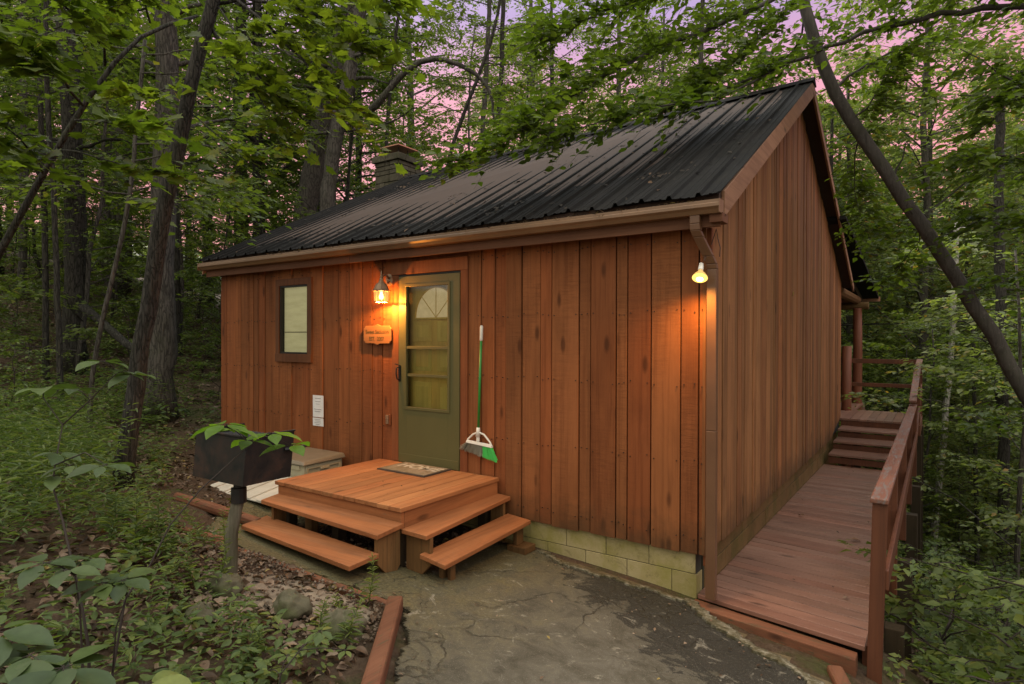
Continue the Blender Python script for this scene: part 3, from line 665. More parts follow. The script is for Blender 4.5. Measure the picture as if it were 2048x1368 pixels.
rect_tube(ds, pth, .078, .058); ds.build('downspout', m_spout, cabin, .006)
# chimney
ch = MB(); random.seed(5); CX0, CX1, CY0, CY1, CT_ = -7.76, -7.12, 3.72, 4.36, 5.40
z = -.2
while z < CT_-.01:
    h = min(random.choice([.09,.12,.15]), CT_-z)
    if CT_-z-h < .06: h = CT_-z
    for (ax, a0_, a1_) in (('f', CX0, CX1), ('r', CY0, CY1), ('b', CX0, CX1), ('l', CY0, CY1)):
        p = a0_
        while p < a1_-.02:
            q = min(p+random.choice([.14,.2,.27,.34]), a1_); 
            if a1_-q < .07: q = a1_
            d = random.uniform(0, .016); e = .006
            if ax == 'f': ch.box(p+e, q-e, CY0-d, CY0+.08, z+e, z+h-e)
            elif ax == 'b': ch.box(p+e, q-e, CY1-.08, CY1+d, z+e, z+h-e)
            elif ax == 'r': ch.box(CX1-.08, CX1+d, p+e, q-e, z+e, z+h-e)
            else: ch.box(CX0-d, CX0+.08, p+e, q-e, z+e, z+h-e)
            p = q
    z += h
chim = ch.build('chimney', m_stone, cabin, .008)
cc = MB(); cc.box(CX0+.015, CX1-.015, CY0+.015, CY1-.015, -.3, CT_); cc.build('mortar', m_mort, chim, origin=cabin.location)
cc = MB()
for (x0, x1, yy0, yy1) in ((CX0-.05,CX0+.2,CY0-.05,CY0+.2),(CX0+.21,CX0+.33,CY0-.05,CY0+.2),(CX0+.34,CX1+.05,CY0-.05,CY0+.16),(CX1-.2,CX1+.05,CY0+.17,CY0+.5),(CX1-.2,CX1+.05,CY0+.51,CY1+.05),(CX0-.05,CX0+.2,CY0+.21,CY1+.05),(CX0+.21,CX1-.21,CY0+.3,CY1+.05)):
    cc.box(x0, x1, yy0, yy1, CT_+.004, CT_+.125+random.uniform(-.01,.01))
cc.build('cap_stones', m_stone, chim, .012, origin=cabin.location)
fl = MB(); mx, my = (CX0+CX1)/2, (CY0+CY1)/2; s_ = .27
fl.box(mx-.15, mx+.15, my-.15, my+.15, CT_+.10, CT_+.22); t0 = CT_+.33
fl.tube([(mx-.13,my-.13,CT_+.1),(mx-.13,my-.13,t0)], .01, 5); fl.tube([(mx+.13,my-.13,CT_+.1),(mx+.13,my-.13,t0)], .01, 5); fl.tube([(mx+.13,my+.13,CT_+.1),(mx+.13,my+.13,t0)], .01, 5); fl.tube([(mx-.13,my+.13,CT_+.1),(mx-.13,my+.13,t0)], .01, 5)
fl.build('flue', m_darkm, chim, origin=cabin.location)
m_copper = plain('copper_cap', (.50, .24, .16), .4, .3, .5, .2, 8)
fl = MB(); fl.add([(mx-s_,my-s_,t0),(mx+s_,my-s_,t0),(mx+s_,my+s_,t0),(mx-s_,my+s_,t0),(mx,my,t0+.10),(mx-s_,my-s_,t0-.02),(mx+s_,my-s_,t0-.02),(mx+s_,my+s_,t0-.02),(mx-s_,my+s_,t0-.02)], [(0,1,4),(1,2,4),(2,3,4),(3,0,4),(5,6,1,0),(6,7,2,1),(7,8,3,2),(8,5,0,3),(8,7,6,5)])
fl.build('chimney_cap', m_copper, chim, origin=cabin.location)
# rear porch roof, beams, posts
pr_ = MB(); pz = lambda y: 3.93-(y-6.45)*.134
pr_.hexa([(-7.0,6.45,pz(6.45)-.05),(.30,6.45,pz(6.45)-.05),(.30,13.3,pz(13.3)-.05),(-7.0,13.3,pz(13.3)-.05)], [(-7.0,6.45,pz(6.45)+.01),(.30,6.45,pz(6.45)+.01),(.30,13.3,pz(13.3)+.01),(-7.0,13.3,pz(13.3)+.01)])
pro = pr_.build('porch_roof', m_roof, cabin)
pj = MB()
for k in range(12): pj.hexa([(-6.9+k*.62,8.5,pz(8.5)-.2),(-6.86+k*.62,8.5,pz(8.5)-.2),(-6.86+k*.62,13.1,pz(13.1)-.2),(-6.9+k*.62,13.1,pz(13.1)-.2)], [(-6.9+k*.62,8.5,pz(8.5)-.055),(-6.86+k*.62,8.5,pz(8.5)-.055),(-6.86+k*.62,13.1,pz(13.1)-.055),(-6.9+k*.62,13.1,pz(13.1)-.055)])
pj.build('rafters', m_dark, pro, origin=cabin.location)
pb = MB(); pb.tube([(-.06,8.42,2.86),(-.06,11.9,2.86)], .10, 10); pb.tube([(-6.8,11.8,2.72),(.2,11.8,2.72)], .09, 10); pb.build('porch_beam', m_raw, cabin)
pe = MB(); pe.box(-6.9, .33, 13.27, 13.33, pz(13.3)-.12, pz(13.3)+.0); pe.build('porch_fascia', m_rake, pro, origin=cabin.location)
for (px_, py_) in ((-.03, 11.75), (-3.4, 11.75), (-6.7, 11.75)):
    p_ = MB(); p_.tube([(px_,py_,-5.2),(px_,py_,.4),(px_+.01,py_,1.6),(px_,py_,2.66)], [.11,.105,.10,.095], 12, jag=.03); p_.build('porch_post', m_log, cabin, smooth=True)
pf = MB()
for k in range(48): pf.box(XL+k*.146, XL+k*.146+.14, 8.42, 12.0, .37, .415)
pf.box(XL, .12, 11.9, 11.98, .18, .368); pf.box(XL, .12, 10.2, 10.28, .18, .368); pf.build('porch_floor', m_deck, cabin, .003)

# outlet box, notices, sign, broom, lamps
ol = thing('outdoor_outlet', (-3.525,-.002,1.0), 'small brown weatherproof outlet cover on the wall left of the door', 'outlet')
m = MB(); m.box(-3.565,-3.487,-.014,-.001,.945,1.065); m.build('cover_plate', m_trim, ol, .004)
m = MB(); m.box(-3.552,-3.512,-.03,-.014,1.005,1.055); m.box(-3.552,-3.512,-.026,-.014,.955,1.0); m.build('flap', m_fix, ol, .004)
def notice(nm, label, x0, x1, z0, z1, lines):
    t = thing(nm, (x0, -.006, z0), label, 'notice', 'laminated notices on the front wall')
    m = MB(); xs = np.linspace(x0, x1, 5); 
    for k in range(4): m.hexa([(xs[k],-.010-.003*math.sin(k*1.5),z0),(xs[k+1],-.010-.003*math.sin((k+1)*1.5),z0),(xs[k+1],-.006,z0),(xs[k],-.006,z0)], [(xs[k],-.012,z1),(xs[k+1],-.012,z1),(xs[k+1],-.008,z1),(xs[k],-.008,z1)])
    m.build('sheet', m_paper, t)
    m = MB(); cx_ = (x0+x1)/2
    for (fz, wd, h) in lines:
        z = z0+(z1-z0)*fz; p = cx_-wd/2
        while p < cx_+wd/2-.008:
            q = min(p+random.uniform(.008,.02), cx_+wd/2); m.box(p, q, -.0155, -.0145, z-h/2, z+h/2); p = q+.0035
    m.build('print', m_ink, t)
notice('paper_notice', 'taller white paper notice on the wall below the window', -4.845, -4.645, .94, 1.209, [(.86,.11,.008),(.72,.10,.008),(.60,.08,.006),(.36,.15,.009),(.26,.12,.009)])
notice('paper_notice', 'shorter white paper notice directly under the taller one', -4.845, -4.645, .831, .93, [(.8,.12,.007),(.62,.1,.006),(.42,.13,.006),(.2,.08,.008)])
def text(s, size, name, mat, parent, mtx, ext=.002, xs=1.0, bold=0.0):
    cu = bpy.data.curves.new(name, 'FONT'); cu.body = s; cu.size = size; cu.extrude = ext; cu.offset = bold; cu.align_x = 'CENTER'; cu.align_y = 'CENTER'
    tmp = bpy.data.objects.new('tmp', cu); COL.objects.link(tmp); dg = bpy.context.evaluated_depsgraph_get()
    me = bpy.data.meshes.new_from_object(tmp.evaluated_get(dg)); bpy.data.objects.remove(tmp)
    me.transform(mtx @ Matrix.Diagonal((xs, 1, 1, 1))); me.materials.clear(); me.materials.append(mat); me.name = name
    o = bpy.data.objects.new(name, me); COL.objects.link(o); o.parent = parent; return o
sg = thing('name_sign', (-3.672,-.03,1.955), 'small routed wooden name plaque on the wall under the lantern', 'sign')
sx0, sx1, sz0, sz1 = -.222, .222, -.10, .10
poly = [(sx0+.03,sz0),(-.05,sz0),(0,sz0-.018),(.05,sz0),(sx1-.03,sz0),(sx1-.02,sz0+.02),(sx1,sz0+.03),(sx1,sz1-.03),(sx1-.02,sz1-.02),(sx1-.03,sz1),(.05,sz1),(0,sz1+.018),(-.05,sz1),(sx0+.03,sz1),(sx0+.02,sz1-.02),(sx0,sz1-.03),(sx0,sz0+.03),(sx0+.02,sz0+.02)]
c_ = sg.location
m = MB(); m.prism(poly, lambda a, b: (c_[0]+a, c_[1]-.014, c_[2]+b), lambda a, b: (c_[0]+a, c_[1]+.006, c_[2]+b)); m.build('board', m_sign, sg, .004)
m = MB(); m.box(c_[0]-.1, c_[0]+.1, c_[1]+.006, -.001, c_[2]-.05, c_[2]+.05); m.build('spacer', m_black, sg)
RX = Matrix.Rotation(math.pi/2, 4, 'X')
text('Sweet Seclusion', .062, 'lettering', m_gold, sg, Matrix.Translation((0,-.0145,.03)) @ RX, .0015, .92, .0006)
text('EST.  2007', .060, 'lettering', m_gold, sg, Matrix.Translation((-.01,-.0145,-.048)) @ RX, .0015, .92, .0006)
# broom
br = thing('broom', (-2.2,-.03,.74), 'white and green angle broom hanging upside-up on the wall right of the door', 'broom')
br['label'] = 'broom with green handle and green-and-grey bristles hanging right of the door'
m = MB(); m.tube([(-2.222,-.05,.99),(-2.19,-.05,1.90)], .0125, 10); m.build('handle', m_green, br, smooth=True)
m = MB(); m.tube([(-2.1895,-.05,1.89),(-2.188,-.05,1.905),(-2.185,-.05,2.03),(-2.185,-.05,2.045)], [.013,.0165,.0165,.010], 10); m.build('grip', m_white, br, smooth=True)
m = MB(); m.tube([(-2.227,-.05,.94),(-2.222,-.05,1.03)], [.024,.018], 10); m.build('collar', m_white, br, smooth=True)
m = MB(); m.tube([(-2.225,-.05,.985),(-2.29,-.05,.955),(-2.355,-.05,.90),(-2.36,-.05,.885)], .010, 8); m.tube([(-2.225,-.05,.985),(-2.15,-.05,.965),(-2.08,-.05,.90),(-2.055,-.05,.86)], .010, 8)
m.hexa([(-2.37,-.07,.87),(-2.05,-.07,.845),(-2.05,-.03,.845),(-2.37,-.03,.87)], [(-2.36,-.065,.895),(-2.06,-.065,.875),(-2.06,-.035,.875),(-2.36,-.035,.895)]); m.tube([(-2.225,-.05,.89),(-2.225,-.05,.96)], .018, 8)
m.build('head', m_white, br, .004)
random.seed(3)
mg, mr = MB(), MB()
for k in range(420):
    t = random.random(); bx = -2.365+t*.31; ex = -2.45+t*.46+random.gauss(0,.008); bz = .872-.024*t; ez = (.80-.085*t)+random.uniform(-.012,.012)
    if t < .12 and random.random() < .3: ex -= random.uniform(0,.03); ez += random.uniform(0,.02)
    yb = -.05+random.uniform(-.015,.015); (mr if t < .64 else mg).tube([(bx,yb,bz),((bx+ex)/2,yb,(bz+ez)/2),(ex,yb+random.uniform(-.008,.008),ez)], .0019, 3, False)
mr.build('bristles', m_brgrey, br); mg.build('bristles', m_brgreen, br)
# lantern
la = thing('wall_lantern', (-3.505,-.001,2.55), 'lit carriage lantern with amber glass on the wall beside the door', 'lantern')
L = (-3.45,-.19)
m = MB(); m.lathe([(.0,-.002),(.055,-.001),(.055,.002),(.0,.003)], (0,0,0), 20); m.v = [(-3.515+x, -.004-z*4, 2.565+y*1.25) for x, y, z in m.v]; m.build('wall_plate', m_fix, la)
m = MB(); m.tube([(-3.515,-.01,2.58),(-3.50,-.07,2.61),(-3.475,-.14,2.60),(-3.452,-.185,2.575),(L[0],L[1],2.54)], [.012,.014,.014,.012,.011], 8); m.tube([(-3.51,-.01,2.55),(-3.50,-.05,2.52),(-3.49,-.06,2.555)], .008, 6); m.build('arm', m_fix, la, smooth=True)
m = MB(); m.lathe([(.098,2.425),(.100,2.436),(.085,2.445),(.072,2.475),(.056,2.505),(.030,2.525),(.022,2.54),(.022,2.56),(.013,2.57),(.016,2.585),(.008,2.60),(.009,2.615),(.004,2.65)], (L[0],L[1],0), 8); m.build('cap', m_fix, la)
m = MB(); m.lathe([(.074,2.315),(.080,2.42)], (L[0],L[1],0), 8); m.f = m.f[:-2]; m.build('glass', m_lampglass, la)
m = MB()
for k in range(8):
    q = 2*math.pi*k/8; m.tube([(L[0]+.0755*math.cos(q),L[1]+.0755*math.sin(q),2.31),(L[0]+.081*math.cos(q),L[1]+.081*math.sin(q),2.42)], .003, 4)
    q2 = q+math.pi/8; e = .975
    for za, zb, qa, qb in ((2.32,2.37,q2,q2-.13),(2.37,2.415,q2-.13,q2),(2.32,2.37,q2,q2+.13),(2.37,2.415,q2+.13,q2)): m.tube([(L[0]+.076*e*math.cos(qa),L[1]+.076*e*math.sin(qa),za),(L[0]+.080*e*math.cos(qb),L[1]+.080*e*math.sin(qb),zb)], .0018, 4)
m.lathe([(.078,2.305),(.080,2.315),(.072,2.315),(.070,2.305)], (L[0],L[1],0), 8); m.f = m.f[:-2]
m.build('cage', m_fix, la)
m = MB(); m.lathe([(.012,2.42),(.013,2.40),(.026,2.375),(.028,2.36),(.020,2.342),(.004,2.335)], (L[0],L[1],0), 12); m.build('bulb', m_bulb, la, smooth=True)
def plight(nm, loc, e, c, r_, parent=None):
    l = bpy.data.lights.new(nm, 'POINT'); l.energy = e; l.color = c; l.shadow_soft_size = r_; o = bpy.data.objects.new(nm, l); COL.objects.link(o); o.location = loc; return o
plight('lantern_light', (L[0], L[1]-.0, 2.322), 75, (1.0, .40, .075), .012)
# flood lamp on the corner
fl_ = thing('flood_lamp', (.035,-.12,2.46), 'lit bare flood bulb hanging on the corner by the downspout', 'lamp')
ax = Vector((.10,-.55,-.80)).normalized(); P0 = Vector((.022,-.15,2.46)); dn = Vector((-.03,-.10,-1)).normalized(); q = Vector((0,0,1)).rotation_difference(ax).to_matrix()
def axl(prof, k=20):
    m = MB(); m.lathe(prof, (0,0,0), k); m.v = [tuple(P0+q@Vector(p)) for p in m.v]; return m
axl([(.0,-.05),(.017,-.048),(.020,0.0),(.020,.022),(.0,.023)]).build('socket', m_white, fl_, smooth=True)
t_ = NT('amber_reflector_glass'); m_refl = t_.pbr((.55,.36,.14), .25, 0, None, .5, (1,.52,.12), .5)
axl([(.018,.022),(.022,.035),(.045,.065),(.058,.088),(.0595,.093),(.0,.090)]).build('bulb_reflector', m_refl, fl_, smooth=True)
axl([(.057,.0935),(.050,.100),(.03,.106),(.0,.108)]).build('lens', m_flood, fl_, smooth=True)
axl([(.026,.1075),(.016,.110),(.0,.111)]).build('lens_centre', m_floodc, fl_, smooth=True)
m = MB(); m.tube([(.045,-.145,2.52),(.05,-.11,2.57),(.07,-.03,2.62)], .004, 5); m.tube([(.06,-.01,2.66),(.10,-.015,2.78),(.112,-.012,2.70),(.13,-.012,2.63),(.125,-.012,2.56)], .004, 5); m.build('cable', m_cord, fl_)
sp = bpy.data.lights.new('flood_light', 'SPOT'); sp.energy = 62; sp.color = (1.0, .45, .08); sp.spot_size = R(165); sp.spot_blend = 1.0; sp.shadow_soft_size = .045
spo = bpy.data.objects.new('flood_light', sp); COL.objects.link(spo); spo.location = P0+ax*.14; spo.rotation_euler = Vector((0,0,-1)).rotation_difference(dn).to_euler()

# ================================================================== front landing
ld = thing('front_steps', (-2.8,-.7,.0), 'orange-brown wooden landing with two open steps on two sides at the door', 'steps')
random.seed(11)
m = MB(); n = 12; bw = 1.665/n
for k in range(n):
    x0 = -3.645+k*bw; m.hexa([(x0+.002,-1.365+random.uniform(-.006,.006),.522),(x0+bw-.002,-1.365,.522),(x0+bw-.002,-.026,.522),(x0+.002,-.026,.522)], [(x0+.002,-1.368,.558+random.uniform(-.001,.001)),(x0+bw-.002,-1.366,.558),(x0+bw-.002,-.026,.558),(x0+.002,-.026,.558)])
m.build('decking', m_stepy, ld, .004)
m = MB(); m.box(-3.62,-2.0,-1.345,-1.31,.375,.519); m.build('skirt', m_step, ld, .003)
for xx in (-2.035, -3.62): m = MB(); m.box(xx,xx+.037,-1.308,-.03,.375,.519); m.build('skirt', m_stepy, ld, .003)
for xx in (-3.6,-2.9,-2.14):
    for yy in (-1.30,-.16): m = MB(); m.box(xx, xx+.09, yy, yy+.09, g1(xx,yy)-.15, .52); m.build('leg', m_dark, ld)
m = MB(); m.slab([(-3.66,-1.50,.402),(-1.965,-1.635,.415),(-1.965,-1.355,.440),(-3.62,-1.31,.44)], .036); m.build('tread', m_step, ld, .004)
m = MB(); m.slab([(-3.66,-1.70,.215),(-1.97,-1.90,.258),(-1.97,-1.61,.27),(-3.70,-1.41,.228)], .036); m.build('tread', m_step, ld, .004)
m = MB(); m.slab([(-1.975,-1.365,.395),(-1.722,-1.35,.382),(-1.85,-.02,.392),(-2.03,-.02,.402)], .036); m.build('tread', m_stepy, ld, .004)
m = MB(); m.slab([(-1.783,-1.36,.232),(-1.532,-1.35,.193),(-1.596,-.05,.213),(-1.86,-.05,.235)], .036); m.build('tread', m_stepy, ld, .004)
def stringer(m, f, w):   # side profile a=out, b=z
    poly = [(0,.10),(.06,.03),(.16,.06),(.27,.165),(.27,.375),(0,.40)]
    m.prism(poly, lambda a, b: f(a, b, 0), lambda a, b: f(a, b, w))
m = MB(); stringer(m, lambda a, b, c: (-2.03+c, -1.36-a*.9, b+.01), .038); m.build('stringer', m_raw, ld, .003)
m = MB(); stringer(m, lambda a, b, c: (-3.55+c, -1.33-a*.5, b+.01), .038); m.build('stringer', m_raw, ld, .003)
m = MB(); stringer(m, lambda a, b, c: (-1.985+a*.95, -1.30+c, b-.03), .038); m.build('stringer', m_raw, ld, .003)
m = MB(); stringer(m, lambda a, b, c: (-2.0+a*.55, -.14+c, b-.03), .038); m.build('stringer', m_raw, ld, .003)
for bx_ in ((-1.69,-1.655,-1.24,-1.16,-.02,.185),(-1.62,-1.585,-1.22,-1.16,-.02,.165),(-1.70,-1.66,-.19,-.08,.0,.175),(-1.75,-1.55,-.22,-.04,-.06,.0),(-3.17,-3.08,-1.38,-1.30,.05,.37),(-2.30,-2.22,-1.68,-1.60,.02,.222),(-3.5,-3.42,-1.55,-1.47,.05,.17)):
    m = MB(); m.box(*bx_); m.build('riser_block', m_raw, ld, .004)
# door mat
dm = thing('door_mat', (-2.9,-.23,.562), 'worn door mat with pale lettering in front of the door', 'doormat')
t_ = NT('woven_mat'); v_ = t_.coords(); n_ = t_.noise(v_, 9, 6, .7); f_ = t_.noise(v_, 120, 3); m_mat = t_.pbr(t_.mix(t_.math('MULTIPLY', f_, .5), t_.ramp(n_, [(.35, (.19,.15,.09)), (.6, (.30,.25,.18)), (.7, (.36,.20,.14))]), (.10,.07,.045)), .95, 0, t_.bump(f_, .7, .004), .1)
m = MB(); m.hexa([(-3.235,-.455,.561),(-2.575,-.455,.561),(-2.575,-.035,.561),(-3.235,-.035,.561)], [(-3.23,-.45,.571),(-2.58,-.45,.571),(-2.58,-.04,.571),(-3.23,-.04,.571)]); m.build('border', m_matrub, dm)
m = MB(); m.box(-3.212,-2.60,-.43,-.058,.565,.5745); m.build('pile', m_mat, dm)
m_matl = plain('mat_letters', (.44,.40,.33), .95, 0, .1, .45, 25, .6)
text('HOME', .20, 'lettering', m_matl, dm, Matrix.Translation((0.02,.04,.0125)), .0012, .98, .004)

# ================================================================== side deck and stairs
sdk = thing('side_walkway', (.6,3.3,-.18), 'raised wooden walkway with railing and stairs along the gable wall', 'walkway')
random.seed(12)
m = MB(); y = .02; k = 0
dz = lambda y: -.140-.0075*y
while y < 6.60:
    b = .139; sk = lambda yy: -.20*max(0, 1-yy/5.5); g = random.choice([.009,.012,.015])
    xa, xb = (-.05 if y < .2 else -.04), 1.145+random.uniform(-.006,.006)
    za = dz(y)+random.uniform(-.002,.002)
    m.hexa([(xa,y+g,za-.035),(xb,y+sk(y)+g,za-.035),(xb,y+b+sk(y+b),za-.035),(xa,y+b,za-.035)], [(xa,y+g,za),(xb,y+sk(y)+g,za),(xb,y+b+sk(y+b),za),(xa,y+b,za)]); y += b
m.build('decking', m_deck, sdk, .004)
m = MB(); m.hexa([(-.10,-.085,-.30),(1.10,-.285,-.34),(1.10,-.16,-.34),(-.07,.045,-.30)], [(-.10,-.085,-.185),(1.10,-.285,-.195),(1.10,-.16,-.195),(-.07,.045,-.185)]); m.build('threshold_beam', m_timber, sdk, .008)
m = MB(); m.box(1.115,1.15,-.05,6.62,-.36,-.182); m.box(-.03,.005,.3,6.62,-.36,-.20); 
for yy in (1.5,3.2,4.9,6.5): m.box(.006,1.114,yy,yy+.04,-.36,-.20)
m.build('joist', m_rail, sdk, .003)
# stairs
ys_ = [6.66, 7.22, 7.80, 8.38]; zs_ = [0.0, .14, .28, .42]
for yy, zz in zip(ys_, zs_):
    if zz < .4:
        m = MB(); m.box(.035,1.12,yy-.02,yy+.60,zz-.035,zz); m.build('stair_tread', m_deck, sdk, .003)
for yy, zz in zip(ys_, zs_): m = MB(); m.box(.035,1.11,yy+.005,yy+.03,zz-.155,zz-.055 if zz < .4 else zz-.04); m.build('stair_riser', m_rail, sdk, .002)
m = MB()
for k in range(9): m.box(.04+k*.137, .04+k*.137+.132, 8.36, 10.15, .38, .418)
m.build('upper_decking', m_deck, sdk, .003)
m = MB(); m.box(.02,1.28,8.37,8.41,.2,.376); m.box(1.25,1.29,8.40,10.2,.18,.376); m.box(.02,1.24,10.1,10.14,.2,.376); m.build('rim_joist', m_rail, sdk, .003)
# posts
def post(x, y, z0, z1, wx, wy, mat, nm='post', lean=0.0):
    m = MB(); m.hexa([(x-lean,y,z0),(x+wx-lean,y,z0),(x+wx-lean,y+wy,z0),(x-lean,y+wy,z0)], [(x,y,z1),(x+wx,y,z1),(x+wx,y+wy,z1),(x,y+wy,z1)]); return m.build(nm, mat, sdk, .005)
post(1.182,-.19,-.42,.835,.088,.038,m_rail,'rail_post',.03)
for yy in (1.55, 3.5, 5.4): post(1.155, yy, -.40, .835, .09, .09, m_rail, 'rail_post')
for yy in (.62, 2.45, 4.45, 6.3): post(1.255-.05, yy, g1(1.2,yy)-.4, -.32 if yy > 1 else -.3, .13, .14, m_dark, 'ground_post')
for (xx, yy) in ((1.2,8.45),(1.2,10.05),(.1,10.0)): post(xx-.02, yy, g1(xx,yy)-.4, .18, .13, .13, m_dark, 'ground_post')
post(1.18, 7.0, -.3, 1.05, .085, .085, m_rail, 'rail_post'); post(1.20, 8.45, .2, 1.40, .085, .085, m_rail, 'rail_post'); post(1.20, 10.02, .14, 1.50, .085, .085, m_rail, 'rail_post')
def railbar(a, b, wx, h, mat, nm):
    m = MB(); m.hexa([(a[0],a[1],a[2]-h),(a[0]+wx,a[1],a[2]-h),(b[0]+wx,b[1],b[2]-h),(b[0],b[1],b[2]-h)], [(a[0],a[1],a[2]),(a[0]+wx,a[1],a[2]),(b[0]+wx,b[1],b[2]),(b[0],b[1],b[2])]); return m.build(nm, mat, sdk, .008)
railbar((1.170,-.215,.872),(1.165,6.95,.885),.105,.036,m_cap,'rail_cap')
railbar((1.17,6.55,.97),(1.19,8.5,1.43),.10,.036,m_cap,'rail_cap'); railbar((1.19,8.502,1.43),(1.19,10.12,1.53),.10,.036,m_cap,'rail_cap')
railbar((1.245,-.18,.40),(1.245,6.9,.41),.032,.135,m_rail,'mid_rail'); railbar((1.245,6.9,.41),(1.25,10.1,1.05),.032,.12,m_rail,'mid_rail')
m = MB(); m.box(.02,1.20,10.03,10.07,1.42,1.515); m.build('rail_bar', m_rail, sdk, .004); m = MB(); m.box(.02,1.20,10.03,10.07,.93,1.01); m.build('rail_bar', m_rail, sdk, .004)
lp = MB(); lp.tube([(-.06,9.95,-3.5),(-.06,9.95,.42),(-.06,9.95,1.78)], [.10,.098,.095], 12, jag=.03); tag(lp.build('log_post', m_log, None, smooth=True, origin=(-.06,9.95,.42)), 'short brown log post at the top of the walkway stairs', 'post')

# timbers edging the path
def timber(a, b, wd, ht, label):
    a = Vector(a); b = Vector(b); d = (b-a); n = Vector((-d.y, d.x, 0)).normalized()*wd/2; up = Vector((0,0,ht))
    m = MB(); N = 6; 
    for k in range(N):
        p = a+d*k/N; q = a+d*(k+1)/N; m.hexa([p-n,p+n,q+n,q-n][::-1] if False else [p-n,p+n,q+n,q-n], [p-n+up,p+n+up,q+n+up,q-n+up]) if N == 1 else None
    m.hexa([a-n,a+n,b+n,b-n], [a-n+up,a+n+up,b+n+up,b-n+up])
    o = m.build('landscape_timber', m_timber_for(d), None, .02, origin=tuple(a)); return tag(o, label, 'timber', 'landscape timbers edging the path')

def m_timber_for(d): return m_timbery if abs(d.y) > abs(d.x) else m_timber
def gp(x, y, dz=0): return (x, y, g1(x, y)+dz)
timber(gp(-.80,-2.78,-.03), gp(-1.50,-1.90,-.03), .105, .115, 'painted timber pointing at the viewer along the near left path edge')
timber(gp(-1.56,-1.90,-.085), gp(-3.30,-2.14,-.075), .06, .10, 'long painted timber crossing in front of the grill post')
timber(gp(-3.75,-2.22,-.05), gp(-3.30,-2.05,-.05), .07, .09, 'short painted timber end left of the grill post')
m = MB(); a = gp(-4.65,-1.78,.035); b = gp(-3.66,-1.52,.05); m.tube([a, ((a[0]+b[0])/2,(a[1]+b[1])/2,(a[2]+b[2])/2+.005), b], [.05,.052,.05], 12, jag=.05); tag(m.build('landscape_timber', m_timber, None, .01, origin=a), 'round red-stained log butting the lowest left step', 'timber', 'landscape timbers edging the path')
timber(gp(.98,-.34,-.06), gp(1.26,-.98,-.04), .10, .11, 'painted timber by the foot of the railing post')

# ================================================================== storage box, panel, grill
sb = thing('storage_box', (-4.75,-.33,.2), 'beige resin storage box against the wall left of the steps', 'storage box')
m = MB(); m.box(-5.28,-4.235,-.595,-.06,.14,.50); m.build('body', m_beige, sb, .012)
m = MB(); m.box(-4.236,-4.222,-.57,-.54,.2,.49); m.box(-4.236,-4.222,-.12,-.09,.2,.49); m.box(-4.236,-4.222,-.54,-.12,.45,.49); m.box(-4.236,-4.218,-.38,-.26,.425,.452); m.box(-5.2,-4.3,-.609,-.594,.44,.49); m.box(-4.8,-4.6,-.612,-.594,.40,.43); m.build('ribs', m_beige, sb, .004)
m = MB(); m.hexa([(-5.31,-.63,.502),(-4.20,-.63,.502),(-4.20,-.035,.512),(-5.31,-.035,.512)], [(-5.28,-.60,.545),(-4.23,-.60,.545),(-4.22,-.05,.565),(-5.29,-.05,.565)]); m.build('lid', m_lid, sb, .01)
pn = thing('ribbed_panel', (-4.5,-.9,.25), 'white ribbed plastic panel lying on the ground before the storage box', 'panel')
m = MB(); xs_ = np.arange(-5.2,-4.0,.04)
for k, x in enumerate(xs_):
    h = .012 if k % 6 in (1, 2, 3) else 0
    m.hexa([(x,-1.20,.235),(x+.04,-1.20,.235),(x+.04,-.62,.33),(x,-.62,.33)], [(x,-1.20,.245+h),(x+.04,-1.20,.245+h),(x+.04,-.62,.345+h),(x,-.62,.345+h)])
m.build('sheet', m_panel, pn)
gr = thing('park_grill', (-2.41,-2.55,.24), 'rusty black steel park grill box on a wooden post among the weeds', 'grill')
n0 = np.array([0,0,0.]); B0 = at(490,684,4.0); B0[2] = 0
e1 = -_r*.84+_d*.54; e1[2] = 0; e1 /= np.linalg.norm(e1); e2 = _r*.54+_d*.84; e2[2] = 0; e2 /= np.linalg.norm(e2)
def GP(a, b, z): p = B0+e1*a+e2*b+_r*(z-1.12)*.085; return (p[0], p[1], z)
m_grill = NT('rusted_black_steel'); v_ = m_grill.coords(); n_ = m_grill.noise(v_, 4.0, 7, .68, .4); f_ = m_grill.noise(v_, 60, 4)
m_grill = m_grill.pbr(m_grill.ramp(n_, [(.42, (.008,.009,.011)), (.54, (.020,.014,.012)), (.68, (.050,.024,.016)), (.76, (.11,.085,.07))]), m_grill.ramp(n_, [(.35, (.40,)*3), (.6, (.75,)*3)]), .25, m_grill.bump(f_, .3, .002), .5)
zb_, zt2, wl, wr, th = .945, 1.275, .58, .37, .006
m = MB()
def wallg(a0, a1, b0, b1, z0, z1):
    m.hexa([GP(a0,b0,z0),GP(a1,b0,z0),GP(a1,b1,z0),GP(a0,b1,z0)][::-1], [GP(a0,b0,z1),GP(a1,b0,z1),GP(a1,b1,z1),GP(a0,b1,z1)][::-1])
wallg(0,wl,0,th,zb_,zt2); wallg(0,th,th,wr,zb_,zt2); wallg(wl-th,wl,th,wr,zb_,zt2); wallg(th,wl-th,wr-th,wr,zb_,zt2-.16); wallg(th,wl-th,th,wr-th,zb_,zb_+th)
for q_ in (wallg,): q_(-.0,wl,-.012,-.001,zt2-.012,zt2); q_(-.012,-.001,-.012,wr,zt2-.012,zt2)
m.build('firebox', m_grill, gr, .002)
m = MB()
for k in range(14): a = .03+k*.04; m.tube([GP(a,.02,zt2-.05),GP(a,wr-.02,zt2-.05)], .005, 5)
m.tube([GP(.02,.03,zt2-.055),GP(wl+.13,.03,zt2-.055)], .006, 5); m.tube([GP(.02,wr-.04,zt2-.055),GP(wl+.13,wr-.04,zt2-.055)], .006, 5)
m.build('grate', m_darkm, gr)
